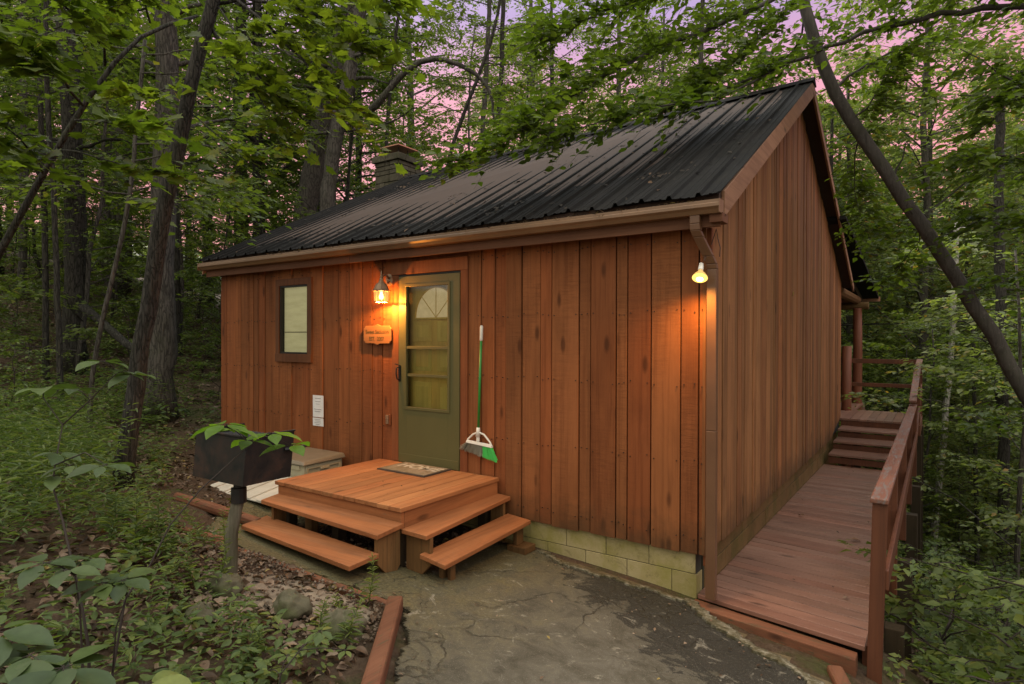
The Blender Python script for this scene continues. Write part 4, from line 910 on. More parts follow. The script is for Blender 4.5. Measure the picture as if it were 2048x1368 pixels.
m = MB(); m.hexa([GP(wl+.01,.06,zt2-.075),GP(wl+.14,.08,zt2-.075),GP(wl+.14,.25,zt2-.075),GP(wl+.01,.28,zt2-.075)][::-1], [GP(wl+.01,.06,zt2-.065),GP(wl+.14,.08,zt2-.065),GP(wl+.14,.25,zt2-.065),GP(wl+.01,.28,zt2-.065)][::-1]); m.tube([GP(-.005,.30,zt2-.13),GP(-.03,.34,zt2-.13),GP(-.02,.42,zt2-.13),GP(-.01,.47,zt2-.125)], .014, 8); m.build('handle', m_grill, gr)
pc = at(478,684,4.17); pb_ = (-2.41,-2.55)
m = MB(); m.tube([(pb_[0],pb_[1],.02),(pb_[0],pb_[1],.24),(pb_[0]+.02,pb_[1]-.005,.6),(pc[0],pc[1],.84)], [.047,.046,.042,.040], 14, jag=.04)
t_ = NT('weathered_round_post'); v_ = t_.coords((12,12,1.2)); n_ = t_.noise(v_, 2, 7, .7); m_gpost = t_.pbr(t_.mix(t_.ramp(t_.noise(t_.coords(), 3, 4), [(.45, (0,0,0)), (.65, (.8,.8,.8))]), t_.ramp(n_, [(.3, (.05,.045,.03)), (.65, (.15,.135,.10))]), (.075,.085,.04)), .9, 0, t_.bump(n_, .7, .01), .2)
m.build('post', m_gpost, gr, smooth=True)
m = MB(); m.lathe([(.050,.80),(.050,.90),(.034,.905),(.034,.945)], (pc[0],pc[1],0), 14); m.build('sleeve', m_grill, gr, smooth=False)

# rocks
def rock(x, y, s, label, seed, sink=.3, mat=None):
    rr = np.random.default_rng(seed); m = MB(); N, K = 9, 12; off = rr.uniform(0, 6, 6)
    for i in range(1, N):
        th = math.pi*i/N
        for j in range(K):
            ph = 2*math.pi*j/K; r_ = 1+.16*math.sin(3*ph+off[0])*math.sin(2*th+off[1])+.12*math.sin(5*ph+off[2]+th*3)+rr.uniform(-.05,.05)
            m.v.append((x+s[0]*r_*math.sin(th)*math.cos(ph), y+s[1]*r_*math.sin(th)*math.sin(ph), g1(x,y)+s[2]*(1-sink)*.6+s[2]*r_*math.cos(th)))
    m.v.append((x, y, g1(x,y)+s[2]*1.45)); m.v.append((x, y, g1(x,y)-s[2]))
    for i in range(N-2):
        for j in range(K): m.f.append((i*K+j, (i+1)*K+j, (i+1)*K+(j+1) % K, i*K+(j+1) % K))
    T = (N-1)*K
    for j in range(K): m.f.append((T, j, (j+1) % K)); m.f.append((T+1, (N-2)*K+(j+1) % K, (N-2)*K+j))
    o = m.build('rock', mat or m_rock, None, smooth=True, origin=(x, y, g1(x, y)))
    sb_ = o.modifiers.new('s', 'SUBSURF'); sb_.levels = sb_.render_levels = 2; tx = bpy.data.textures.new('rock_noise', 'VORONOI'); tx.noise_scale = .07; dp = o.modifiers.new('d', 'DISPLACE'); dp.texture = tx; dp.strength = .05; dp.mid_level = .4; dp.texture_coords = 'GLOBAL'
    t2 = bpy.data.textures.new('rock_fine', 'CLOUDS'); t2.noise_scale = .025; d2 = o.modifiers.new('f', 'DISPLACE'); d2.texture = t2; d2.strength = .012; d2.texture_coords = 'GLOBAL'
    return tag(o, label, 'rock', 'rocks in the planting bed')
rock(-2.27,-2.66,(.13,.10,.085),'rounded mossy rock at the foot of the grill post',1)
rock(-1.82,-2.50,(.13,.10,.09),'blocky rock half hidden by weeds in the middle of the bed',2)
rock(-1.42,-2.42,(.14,.12,.10),'large mossy rock just left of the near path timber',3)
rock(-2.05,-2.95,(.09,.07,.05),'yellow-green mossy stone left of the blocky rock',4)

# ================================================================== vegetation
T_RH = np.array([(0,0,0),(.42,.27,.05),(1,0,-.06),(.42,-.27,.05)]); F_RH = [(0,2,1),(0,3,2)]
T_OV = np.array([(0,0,0),(.22,.19,.05),(.52,.25,.06),(.80,.13,.02),(1,0,-.08),(.80,-.13,.02),(.52,-.25,.06),(.22,-.19,.05)]); F_OV = [(0,4,3,2,1),(0,7,6,5,4)]
T_NA = T_OV*np.array([1,.36,1])
_b = [(0,0,0),(.12,.13,.02),(.30,.25,.03),(.50,.29,.02),(.70,.24,-.03),(.87,.12,-.10),(1,0,-.20)]
T_BO = np.array(_b+[(a,-b,c) for a,b,c in _b[-2:0:-1]]+[(.25,0,-.035),(.5,0,-.05),(.75,0,-.10)])
F_BO = [(0,12,1),(1,12,2),(2,12,13,3),(3,13,14,4),(4,14,5),(5,14,6),(0,11,12),(11,10,12),(10,9,13,12),(9,8,14,13),(8,7,14),(7,6,14)]
F_BO = [f[::-1] for f in F_BO]
_mp = [(0,.0),(.02,.20),(-.08,.42),(.20,.38),(.26,.52),(.42,.36),(.52,.56),(.60,.34),(.70,.20),(.82,.16),(1.0,0)]
T_MP = np.array([(a, b, .10*abs(b)-.10*a*a) for a, b in _mp]+[(a, -b, .10*abs(b)-.10*a*a) for a, b in _mp[-2:0:-1]]); F_MP = [tuple(range(10, -1, -1)), (0,)+tuple(range(19, 9, -1))]
def unit(a): return a/np.maximum(np.linalg.norm(a, axis=-1, keepdims=True), 1e-9)
def leaves(T, P, D, N, S):
    D = unit(D); B = unit(np.cross(N, D)); U = np.cross(D, B)
    return (P[:, None]+S[:, None, None]*(T[None, :, 0:1]*D[:, None]+T[None, :, 1:2]*B[:, None]+T[None, :, 2:3]*U[:, None])).reshape(-1, 3)
def twigs(base, d, ln, m, rg, droop=.25, tilt=.45, size=.09, spread=(.6, 1.1)):
    """m leaves along every twig, alternately left and right, blades near horizontal"""
    n = len(base); j = np.arange(m); t = (j+.6)/m
    t = t[None]+rg.uniform(-.3, .3, (n, m))/m
    P = base[:, None]+d[:, None]*(ln[:, None]*t)[..., None]; P[..., 2] -= droop*ln[:, None]*t**2
    P += rg.normal(0, .012, P.shape)
    az = np.arctan2(d[:, 1], d[:, 0])[:, None]+np.where(j % 2 == 0, 1, -1)[None]*rg.uniform(*spread, (n, m)); az[:, -1] = np.arctan2(d[:, 1], d[:, 0])
    D = np.stack([np.cos(az), np.sin(az), rg.uniform(-.55, .15, az.shape)], -1)
    N = np.stack([rg.normal(0, tilt, az.shape), rg.normal(0, tilt, az.shape), np.ones(az.shape)], -1)
    S = size*rg.uniform(.4, 1.3, az.shape)
    return P.reshape(-1, 3), D.reshape(-1, 3), N.reshape(-1, 3), S.ravel()
def limb_twigs(path, n, ln, m, rg, size, t0=.15, **kw):
    path = np.asarray(path, float); seg = np.linalg.norm(np.diff(path, axis=0), axis=1); c = np.r_[0, np.cumsum(seg)]; c /= c[-1]
    t = t0+(1-t0)*rg.uniform(0, 1, n)**.8; base = np.stack([np.interp(t, c, path[:, k]) for k in range(3)], 1)
    nx = np.stack([np.interp(np.minimum(t+.05, 1), c, path[:, k]) for k in range(3)], 1)-np.stack([np.interp(t-.05, c, path[:, k]) for k in range(3)], 1)
    az = np.arctan2(nx[:, 1], nx[:, 0])+rg.choice([-1, 1], n)*rg.uniform(.3, 1.3, n)
    d = unit(np.stack([np.cos(az), np.sin(az), rg.normal(.05, .38, n)], 1)); L = ln*rg.uniform(.45, 1.15, n)*(1-.35*t)
    return base, d, L
def twig_wood(m, base, d, L, every, droop, r_=.003):
    for b, dd, l in list(zip(base, d, L))[::every]:
        p1 = b+dd*l*.55; p1[2] -= droop*l*.3; p2 = b+dd*l; p2[2] -= droop*l; m.tube([b, p1, p2], [r_, r_*.75, r_*.4], 3, False)

def proto(seed, H, r0, lo, spread, nl, nt, mleaf, size, leafm, barkm, lean=.3, T=T_RH, F=F_RH, top=None):
    rg = np.random.default_rng(seed); random.seed(seed); n = 9
    ts = np.linspace(0, 1, n); px = np.cumsum(rg.normal(0, lean*.22, n)); py = np.cumsum(rg.normal(0, lean*.22, n)); px -= px[0]; py -= py[0]
    trunk = np.c_[px, py, ts*H-.5]; rad = r0*(1-.75*ts)**.9; rad[0] *= 1.35
    m = MB(); m.tube(trunk, list(rad), 9, jag=.06)
    LP, LD, LN, LS = [], [], [], []
    for i in range(nl):
        f = lo+(1-lo)*((i+rg.uniform(0, .9))/nl); p0 = np.array([np.interp(f, ts, trunk[:, k]) for k in range(3)]); az = i*2.4+rg.normal(0, .5)
        l = spread*(1.15-.75*abs((f-lo)/(1-lo)-.35))*rg.uniform(.55, 1.15); rise = rg.uniform(.0, .45)*l
        q = [p0]
        for s_ in (.3, .6, .85, 1):
            q.append(p0+np.array([math.cos(az+s_*rg.normal(0, .25))*l*s_, math.sin(az+s_*rg.normal(0, .25))*l*s_, rise*math.sin(s_*1.9)]))
        rb = max(.008, np.interp(f, ts, rad)*.33); m.tube(q, [rb, rb*.7, rb*.5, rb*.33, rb*.15], 5, False)
        b, d, L = limb_twigs(q, nt, spread*.30, mleaf, rg, size)
        if i % 2 == 0: twig_wood(m, b, d, L, 4, .25, .006)
        a = twigs(b, d, L, mleaf, rg, size=size); LP.append(a[0]); LD.append(a[1]); LN.append(a[2]); LS.append(a[3])
    P = np.concatenate(LP); lv = leaves(T, P, np.concatenate(LD), np.concatenate(LN), np.concatenate(LS))
    me_l = fastmesh('crown', lv, len(T), leafm, F)
    me_t = bpy.data.meshes.new('trunk'); me_t.from_pydata(m.v, [], m.f); me_t.materials.append(barkm); me_t.polygons.foreach_set('use_smooth', [True]*len(me_t.polygons))
    return me_t, me_l
protos = {
 'tall': [proto(1, 19, .24, .20, 4.2, 50, 32, 9, .18, m_leaf_forest, m_bark), proto(2, 17, .17, .16, 3.8, 50, 32, 9, .17, m_leaf_forest, m_barkg, .5), proto(3, 21, .30, .24, 4.8, 52, 32, 9, .18, m_leaf_forest, m_barkg, .35)],
 'far': [proto(4, 20, .22, .10, 5.0, 56, 34, 9, .23, m_leaf_hazed, m_barkg), proto(5, 17, .2, .08, 4.4, 54, 34, 9, .22, m_leaf_hazed, m_bark)],
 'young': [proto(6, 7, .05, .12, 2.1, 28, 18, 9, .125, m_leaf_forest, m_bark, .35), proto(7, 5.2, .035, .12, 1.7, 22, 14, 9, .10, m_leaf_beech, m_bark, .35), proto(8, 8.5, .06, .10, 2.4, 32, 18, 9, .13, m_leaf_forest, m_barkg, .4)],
 'valley': [proto(11, 7, .05, .10, 2.2, 30, 18, 9, .12, m_leaf_hazed, m_barkg, .35), proto(12, 5.5, .04, .10, 1.8, 26, 18, 9, .11, m_leaf_hazed, m_bark, .35)],
 'bush': [proto(9, 2.0, .018, .12, .95, 16, 10, 7, .075, m_leaf_herb, m_twig, .25), proto(10, 1.4, .012, .1, .8, 13, 9, 7, .085, m_leaf_forest, m_twig, .25)],
}
_cnt = [0]
def plant(kind, k, x, y, s, label, cat, group, name, rz=None, dz=0, zs=1.0):
    mt, ml = protos[kind][k % len(protos[kind])]; _cnt[0] += 1
    e = thing(name, (x, y, g1(x, y)+dz), label, cat, group); e.rotation_euler = (0, 0, rz if rz is not None else random.uniform(0, 6.28)); e.scale = (s, s, s*zs)
    for nm, me in (('trunk', mt), ('crown', ml)):
        o = bpy.data.objects.new(nm, me); COL.objects.link(o); o.parent = e
    return e

def hit(px, py):
    D = _d+_cr*(px-1024)/FPX-_cu*(py-684)/FPX; ts = np.arange(1.5, 80, .05); P = CAM+D*ts[:, None]; b = P[:, 2] < gz(P[:, 0], P[:, 1]); return float(ts[np.argmax(b)]) if b.any() else 30.
def hero(name, label, cat, pts, t, wpx, bark_m, limbs=(), leafm=None, size=.12, T=T_RH, F=F_RH, group=None, mleaf=8, droop=.3, root=True, seed=0, tilt=.5, taper=.55, jag=.05, t0=.15):
    """tree whose trunk follows pts [(px,py[,depth])...]; limbs: (pts, r0, ntwig, twiglen)"""
    rg = np.random.default_rng(seed+50); random.seed(seed)
    P = [at(p[0], p[1], p[2] if len(p) > 2 else t) for p in pts]; r0 = wpx/FPX*t/2; b = P[0].copy(); zb = g1(b[0], b[1])
    if root and zb < b[2]-.05:
        P = [np.array([b[0], b[1], zb-.25])]+P
    else: b[2] = zb; P[0][2] = min(P[0][2], zb-.1)
    loc = (float(P[0][0]), float(P[0][1]), g1(P[0][0], P[0][1]))
    e = thing(name, loc, label, cat, group)
    # resample
    P = np.array(P); sg_ = np.r_[0, np.cumsum(np.linalg.norm(np.diff(P, axis=0), axis=1))]; n = max(8, int(sg_[-1]/.35)); q = np.linspace(0, sg_[-1], n)
    Q = np.stack([np.interp(q, sg_, P[:, k]) for k in range(3)], 1)
    for _ in range(2): Q[1:-1] = .25*Q[:-2]+.5*Q[1:-1]+.25*Q[2:]
    Q[1:-1] += rg.normal(0, r0*.10, Q[1:-1].shape); f = np.linspace(0, 1, n); rad = r0*(1-(1-taper)*f); rad[:2] *= (1.3, 1.12)
    m = MB(); m.tube(Q, list(rad), 12, jag=jag); LP = []
    for (lp, lr, nt, tl) in limbs:
        L = np.array([at(*p) if p[2] < 100 else np.array(p[3:]) for p in lp]); s_ = np.r_[0, np.cumsum(np.linalg.norm(np.diff(L, axis=0), axis=1))]; k_ = max(6, int(s_[-1]/.2)); qq = np.linspace(0, s_[-1], k_)
        L = np.stack([np.interp(qq, s_, L[:, k]) for k in range(3)], 1); 
        for _ in range(2): L[1:-1] = .25*L[:-2]+.5*L[1:-1]+.25*L[2:]
        L[1:-1] += rg.normal(0, .012, L[1:-1].shape); m.tube(L, list(np.linspace(lr, lr*.25, k_)), 7, False, jag=.08)
        if nt:
            bb, dd, ll = limb_twigs(L, nt, tl, mleaf, rg, size, t0); twig_wood(m, bb, dd, ll, 1, droop, .0032); LP.append(twigs(bb, dd, ll, mleaf, rg, droop, tilt, size))
    m.build('trunk', bark_m, e, smooth=True)
    if LP:
        A = [np.concatenate([l[k] for l in LP]) for k in range(4)]; lv = leaves(T, A[0]-np.array(loc), A[1], A[2], A[3]); o = link('crown', fastmesh('crown', lv, len(T), leafm, F), e)
    return e

# -- near left: leaning trunk with big maple leaves
mapL = [
 ([(410,40,6.4),(440,90,6.2),(490,125,6.0),(545,165,5.8),(575,215,5.7)], .022, 26, .75), ([(425,10,6.4),(500,-10,6.1),(600,20,5.8),(700,60,5.6),(740,130,5.5)], .02, 42, .8),
 ([(430,-40,6.4),(520,40,5.8),(600,110,5.4),(660,190,5.2),(690,260,5.1)], .018, 44, .75), ([(425,0,6.4),(470,60,5.9),(520,200,5.6),(560,290,5.5)], .012, 26, .6),
 ([(430,-60,6.4),(540,-60,5.9),(680,-30,5.5),(800,10,5.4)], .02, 36, .8), ([(425,-20,6.4),(380,-60,6.6),(300,-40,6.9),(230,20,7.1)], .016, 26, .7),
 ([(372,220,6.35),(420,250,6.0),(470,300,5.8),(500,330,5.7)], .009, 9, .5), ([(385,150,6.35),(340,175,6.0),(290,190,5.7),(215,200,5.4)], .012, 16, .6)]
hero('maple_tree', 'dark leaning maple trunk rising in front of the left hillside, with large lobed leaves', 'tree',
     [(243,1000),(250,930),(262,830),(280,700),(303,560),(325,440),(342,350),(372,220),(398,110),(425,0),(455,-120),(490,-280)], 6.25, 35, m_bark, [(a,b,int(c*.95),d) for a,b,c,d in mapL], m_leaf_maple, .105, T_MP, F_MP, mleaf=7, droop=.35, seed=1, tilt=.55, taper=.62, t0=.38)
sapL = [([(125,300,5.0),(180,310,4.8),(260,330,4.6),(330,360,4.5),(400,350,4.5)], .008, 12, .45), ([(85,345,5.0),(60,300,4.6),(20,250,4.3),(-40,220,4.1)], .010, 14, .5), ([(165,210,5.1),(120,150,4.6),(60,90,4.2),(-20,60,4)], .012, 22, .55),
        ([(210,130,5.2),(190,60,4.8),(130,0,4.5),(60,-40,4.2)], .012, 22, .6), ([(300,45,5.4),(280,-20,5.0),(220,-70,4.8)], .010, 16, .6), ([(150,240,5.0),(220,250,4.6),(280,235,4.4),(350,250,4.2)], .007, 10, .4),
        ([(110,320,5.0),(70,330,4.4),(10,325,4.0),(-50,335,3.8)], .007, 9, .4)]
hero('curved_sapling', 'thin curved sapling arching up from the left edge to the leaning trunk', 'tree',
     [(-110,760,5.0),(-40,590,5.0),(0,490,5.0),(40,432,5.0),(85,347,5.0),(125,300,5.0),(150,235,5.1),(210,130,5.2),(300,46,5.5),(395,32,6.0)], 5.0, 19, m_bark, [(a,b,int(c*1.2),d) for a,b,c,d in sapL], m_leaf_maple, .11, T_MP, F_MP, mleaf=7, droop=.3, seed=2, tilt=.5, taper=.35, t0=.3)
# -- left forest trunks
FT = [
 ('oak_tree', 'thick straight grey trunk directly behind the leaning maple', [(322,835),(322,700),(322,600),(328,350),(335,150),(330,0),(330,-150)], 9.7, 52, m_barkg),
 ('oak_tree', 'thick dark trunk with the fallen log at its foot, on the left hillside', [(152,745),(151,640),(150,550),(152,400),(140,200),(130,0),(125,-150)], 11.2, 42, m_bark),
 ('young_tree', 'left one of the two thin dark poles beside the thick dark trunk', [(93,712),(91,500),(84,300),(76,100),(80,-80)], 10.5, 12, m_bark),
 ('young_tree', 'right one of the two thin dark poles beside the thick dark trunk', [(120,760),(115,600),(108,400),(97,250),(90,60),(96,-60)], 9.2, 12, m_bark),
 ('young_tree', 'slender grey sapling leaning right between the thick dark trunk and the leaning maple', [(178,775),(190,700),(224,560),(255,430),(268,330),(274,230),(290,80)], 8.0, 10, m_barkg),
 ('young_tree', 'grey trunk high on the slope near the left photo edge', [(38,636),(44,560),(46,450),(50,300),(46,100),(50,-50)], 16.5, 16, m_barkg),
 ('young_tree', 'faint thin trunk between the poles and the slender sapling, far up the hillside', [(232,640),(230,500),(236,300),(240,100)], 20, 12, m_bark),
 ('oak_tree', 'short-looking dark trunk partly hidden behind the thick grey one', [(352,700),(350,560),(346,400),(350,200)], 13.5, 22, m_bark),
 ('oak_tree', 'massive leaning trunk behind the left end of the cabin roof', [(606,470),(612,410),(628,330),(655,200),(690,60),(720,-60),(740,-150)], 16.5, 50, m_barkg),
 ('oak_tree', 'second thick trunk just right of the massive leaning one, with a long bent limb', [(650,470),(656,400),(665,300),(690,200),(715,60),(745,-60)], 15.0, 34, m_barkg),
 ('young_tree', 'slim dark trunk rising directly above the chimney', [(768,420),(772,300),(778,200),(790,80),(810,-60)], 17, 9, m_bark),
 ('young_tree', 'forked slim trunk right of the chimney', [(886,400),(892,335),(925,230),(955,160),(990,60),(1010,-60)], 15, 9, m_bark),
 ('young_tree', 'straight dark trunk behind the middle of the roof ridge', [(992,400),(998,260),(1004,120),(1006,0),(1010,-100)], 18, 12, m_bark),
 ('young_tree', 'faint straight trunk immediately left of the one behind the mid ridge', [(960,400),(966,250),(975,100),(980,-60)], 21, 12, m_barkg),
 ('birch_tree', 'pale white-barked birch trunk in the valley beyond the railing', [(1866,1100),(1876,980),(1890,840),(1902,700),(1910,560),(1915,440)], 19, 13, m_birch),
 ('oak_tree', 'dark trunk at the right photo edge behind the leaning beech', [(2006,1120),(2008,900),(2003,700),(2000,540),(1996,380),(2000,200)], 15, 22, m_bark),
 ('young_tree', 'thin dark trunk between the birch and the right-edge trunk, low in the valley', [(1954,1060),(1950,900),(1948,760),(1944,600)], 17, 9, m_bark),
]
FL = {1: ([(150,420,11.2),(110,340,10.8),(60,280,10.5)], .04), 9: ([(690,230,15),(745,222,14.8),(772,185,14.7),(800,150,14.6),(858,112,14.5),(900,122,14.4),(960,150,14.3),(982,182,14.3),(990,245,14.3)], .10)}
for i, (nm, lb, pts, t, wpx, bm) in enumerate(FT):
    lim = []
    if i in FL: lim.append((FL[i][0], FL[i][1], 16 if i == 9 else 10, 1.2))
    rr = random.Random(i); tp = pts[-1]; 
    for k in range(9 if nm != 'birch_tree' else 5):
        j = rr.randrange(max(1, len(pts)-4), len(pts)-1); a = pts[j]; b_ = pts[j+1]; f = rr.random(); x0 = a[0]+(b_[0]-a[0])*f; y0 = a[1]+(b_[1]-a[1])*f; sx_ = rr.choice([-1, 1]); L = rr.uniform(.8, 2.2)*FPX/t
        lim.append(([(x0, y0, t), (x0+sx_*L*.5, y0-rr.uniform(-.05,.25)*L, t+rr.uniform(-.8,.8)), (x0+sx_*L, y0-rr.uniform(-.15,.35)*L, t+rr.uniform(-1.6,1.6))], max(.012, wpx/FPX*t*.10), 16, 1.0))
    hero(nm, lb, 'tree', pts, t, wpx, bm, lim, m_leaf_forest, .13, mleaf=9, seed=10+i, taper=.7)
lg = hit(255,700); m = MB(); A_ = [at(165,612,10.9), at(205,645,10.6), at(255,690,10.2), at(285,705,10.0)]; m.tube(A_, [.075,.07,.062,.05], 10, jag=.12)
tag(m.build('fallen_log', m_bark, None, smooth=True, origin=tuple(A_[-1])), 'dark fallen log leaning against the foot of the thick dark trunk', 'log')

# -- right: leaning beech, overhanging beech
bL = [([(1600,-30,7.3),(1500,20,7.0),(1380,70,6.7),(1260,120,6.4),(1150,190,6.1),(1040,260,5.9),(930,325,5.7)], .03, 120, .85), ([(1602,-60,7.3),(1480,-60,7.0),(1330,-20,6.7),(1180,30,6.5),(1080,80,6.3)], .03, 90, .9),
      ([(1598,-20,7.3),(1560,40,7.0),(1490,110,6.8),(1420,170,6.6),(1340,215,6.4)], .022, 70, .75), ([(1785,372,7),(1800,330,7),(1812,285,6.9)], .016, 0, 0), ([(1660,190,7.2),(1700,150,7.4),(1770,110,7.6),(1900,45,7.8)], .02, 34, .8),
      ([(1700,240,7.1),(1745,215,7.0),(1775,150,6.9),(1790,90,6.9)], .012, 24, .55), ([(1600,-60,7.3),(1640,-90,7.3),(1760,-80,7.2),(1900,-30,7.0)], .03, 70, .9), ([(1720,270,7.1),(1700,340,7.5),(1715,420,7.8),(1740,480,8.0)], .008, 26, .6),
      ([(1604,-10,7.3),(1620,60,7.6),(1570,130,8.2),(1500,150,8.6)], .015, 30, .8), ([(1820,420,6.9),(1850,470,7.3),(1800,530,7.8),(1760,570,8.2)], .008, 22, .6)]
hero('beech_tree', 'smooth grey beech trunk leaning left across the right side, beside the gable peak', 'tree',
     [(2620,1500,6.3),(2480,1360,6.3),(2350,1190,6.4),(2200,1000,6.6),(2060,800,6.8),(1970,650,6.9),(1900,530,7.0),(1800,390,7.0),(1720,270,7.1),(1650,160,7.2),(1625,80,7.2),(1603,0,7.3),(1585,-140,7.4),(1600,-320,7.5)], 6.8, 34, m_barks, [(a,b,int(c*1.7),d) for a,b,c,d in bL], m_leaf_beech, .105, T_OV, F_OV, mleaf=9, droop=.3, seed=40, tilt=.7, taper=.62, jag=.03)
oL = [([(2230,20,6.6),(2060,14,6.5),(1960,18,6.5),(1850,30,6.5),(1740,62,6.5),(1650,100,6.5),(1560,135,6.4),(1480,165,6.4),(1400,192,6.3)], .042, 46, .8), ([(1560,135,6.4),(1440,200,6.2),(1320,215,6.0),(1200,240,5.8),(1090,290,5.6)], .014, 50, .7),
      ([(2230,200,6.3),(2060,192,6.0),(1990,193,6.0),(1915,190,6.0)], .02, 10, .6), ([(2230,260,6.6),(2048,178,6.2),(1980,130,6.2),(1920,98,6.2)], .02, 24, .7),
      ([(2250,330,6.5),(2080,330,6.2),(1980,300,6.1),(1890,330,6.1)], .016, 50, .75), ([(2250,450,6.6),(2080,440,6.2),(1990,430,6.3),(1900,440,6.5)], .014, 40, .7), ([(2260,90,6.6),(2100,100,6.3),(2000,240,6.2),(1950,270,6.3)], .014, 40, .7),
      ([(2260,620,6.8),(2120,560,6.6),(2030,540,6.6),(1960,570,6.8)], .012, 26, .6), ([(2240,0,6.6),(2100,-60,6.3),(1950,-60,6.2),(1800,-30,6.3)], .03, 60, .9), ([(2270,880,7.2),(2140,800,7.0),(2040,830,7.0),(1950,860,7.2)], .012, 30, .65)]
hero('beech_tree', 'beech outside the right edge whose long dark limb crosses above the gable peak', 'tree', [(2330,1500,7.0),(2290,1000,6.9),(2270,600,6.8),(2250,200,6.7),(2220,-60,6.6),(2200,-300,6.5)], 6.8, 60, m_barks, [(a,b,int(c*1.5),d) for a,b,c,d in oL], m_leaf_beech, .105, T_OV, F_OV, mleaf=9, droop=.3, seed=41, tilt=.7)

# -- forest behind
random.seed(77)
def clear(x, y, r_=2.0):
    return not (-10.0 < x < 2.8 and -3.5 < y < 14.5) and not (x > -9 and y < 0 and x < 4)
def wedge(n, a0, a1, d0, d1, mind):
    out_ = []; tries = 0
    while len(out_) < n and tries < 4000:
        tries += 1; px = random.uniform(a0, a1); t = d0+(d1-d0)*random.random()**.75; p = at(px, 684, t)
        if not clear(p[0], p[1]): continue
        if all((p[0]-q[0])**2+(p[1]-q[1])**2 > mind**2 for q in out_): out_.append((p[0], p[1], t, px))
    return out_
for i, (x, y, t, px) in enumerate(wedge(19, -150, 560, 15, 42, 3.0)): plant('tall', i, x, y, random.uniform(.85, 1.15), 'tall forest tree on the hillside left of the cabin', 'tree', 'tall trees on the left hillside', 'forest_tree')
for i, (x, y, t, px) in enumerate(wedge(14, 560, 1640, 21, 42, 3.4)): plant('tall', i+1, x, y, random.uniform(.85, 1.2), 'tall forest tree rising behind the cabin roof', 'tree', 'tall trees behind the cabin roof', 'forest_tree', dz=0, zs=1.15)
for i, (x, y, t, px) in enumerate(wedge(22, 1640, 2250, 17, 48, 3.6)): plant('far', i, x, y, random.uniform(.8, 1.05), 'forest tree with haze-pale leaf colour in the valley right of the cabin', 'tree', 'trees in the valley on the right', 'forest_tree', zs=1.15)
for i, (x, y, t, px) in enumerate(wedge(14, 900, 1750, 40, 62, 5)): plant('far', i+1, x, y, random.uniform(.9, 1.2), 'distant tree with haze-pale leaf colour far behind the cabin', 'tree', 'distant trees behind the cabin', 'forest_tree', zs=1.1)
for i, (x, y, t, px) in enumerate(wedge(48, -160, 540, 10.5, 30, 1.6)): plant('young', i, x, y, random.uniform(.6, 1.0), 'slim understorey sapling among the trunks on the left hillside', 'sapling', 'understorey saplings on the left hillside', 'sapling')
for i, (x, y, t, px) in enumerate(wedge(18, 560, 1640, 18, 30, 2.4)): plant('young', i, x, y, random.uniform(1.0, 1.5), 'bushy understorey tree just behind the cabin roof', 'sapling', 'understorey trees behind the cabin', 'sapling', zs=1.35)
for i, (x, y, t, px) in enumerate(wedge(44, 1690, 2200, 9.5, 30, 1.6)): plant('valley' if i % 3 else 'young', i, x, y, random.uniform(.7, 1.15), 'leafy understorey tree on the slope below the railing', 'sapling', 'understorey trees on the right slope', 'sapling')
k = 0
for (px, t) in ((1850,5.2),(1900,6.6),(1960,5.4),(2010,6.8),(2070,5.6),(1870,8.2),(1940,9.2),(2030,8.8),(1990,4.2),(2080,4.4),(1900,11),(1985,12),(2060,11.5),(1860,13.5),(1930,14.5),(1835,10.2),(1845,15.5),(2110,7.2)):
    p = at(px, 684, t); k += 1; plant('bush', k, p[0], p[1], random.uniform(.8, 1.25), 'low leafy shrub on the steep slope beside the walkway', 'shrub', 'shrubs on the right slope', 'shrub')
for (px, t) in ((60,10),(20,12),(200,12.5),(265,11),(395,12.5),(420,14),(380,17),(300,15),(100,15),(10,8),(430,11)):
    p = at(px, 684, t); k += 1; plant('bush', k, p[0], p[1], random.uniform(.6, .95), 'low leafy shrub on the left hillside floor', 'shrub', 'shrubs on the left hillside', 'shrub')

# -- distant woods (uncountable)
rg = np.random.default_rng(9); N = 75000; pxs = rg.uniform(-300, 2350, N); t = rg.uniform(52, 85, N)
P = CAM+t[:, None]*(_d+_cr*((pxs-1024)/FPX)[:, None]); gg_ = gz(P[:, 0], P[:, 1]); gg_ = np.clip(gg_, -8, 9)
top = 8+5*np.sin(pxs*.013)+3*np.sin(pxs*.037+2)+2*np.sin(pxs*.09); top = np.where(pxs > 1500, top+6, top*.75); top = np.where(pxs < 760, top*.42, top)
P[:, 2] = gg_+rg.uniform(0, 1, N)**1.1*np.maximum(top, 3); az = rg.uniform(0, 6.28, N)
me = fastmesh('distant_woods', leaves(T_RH, P, np.stack([np.cos(az), np.sin(az), rg.uniform(-.5, .3, N)], 1), rg.normal(0, .6, (N, 3))+np.array([0, 0, .8]), rg.uniform(.45, .95, N)), 4, m_leaf_hazed, F_RH)
link('distant_woods', me)['kind'] = 'stuff'

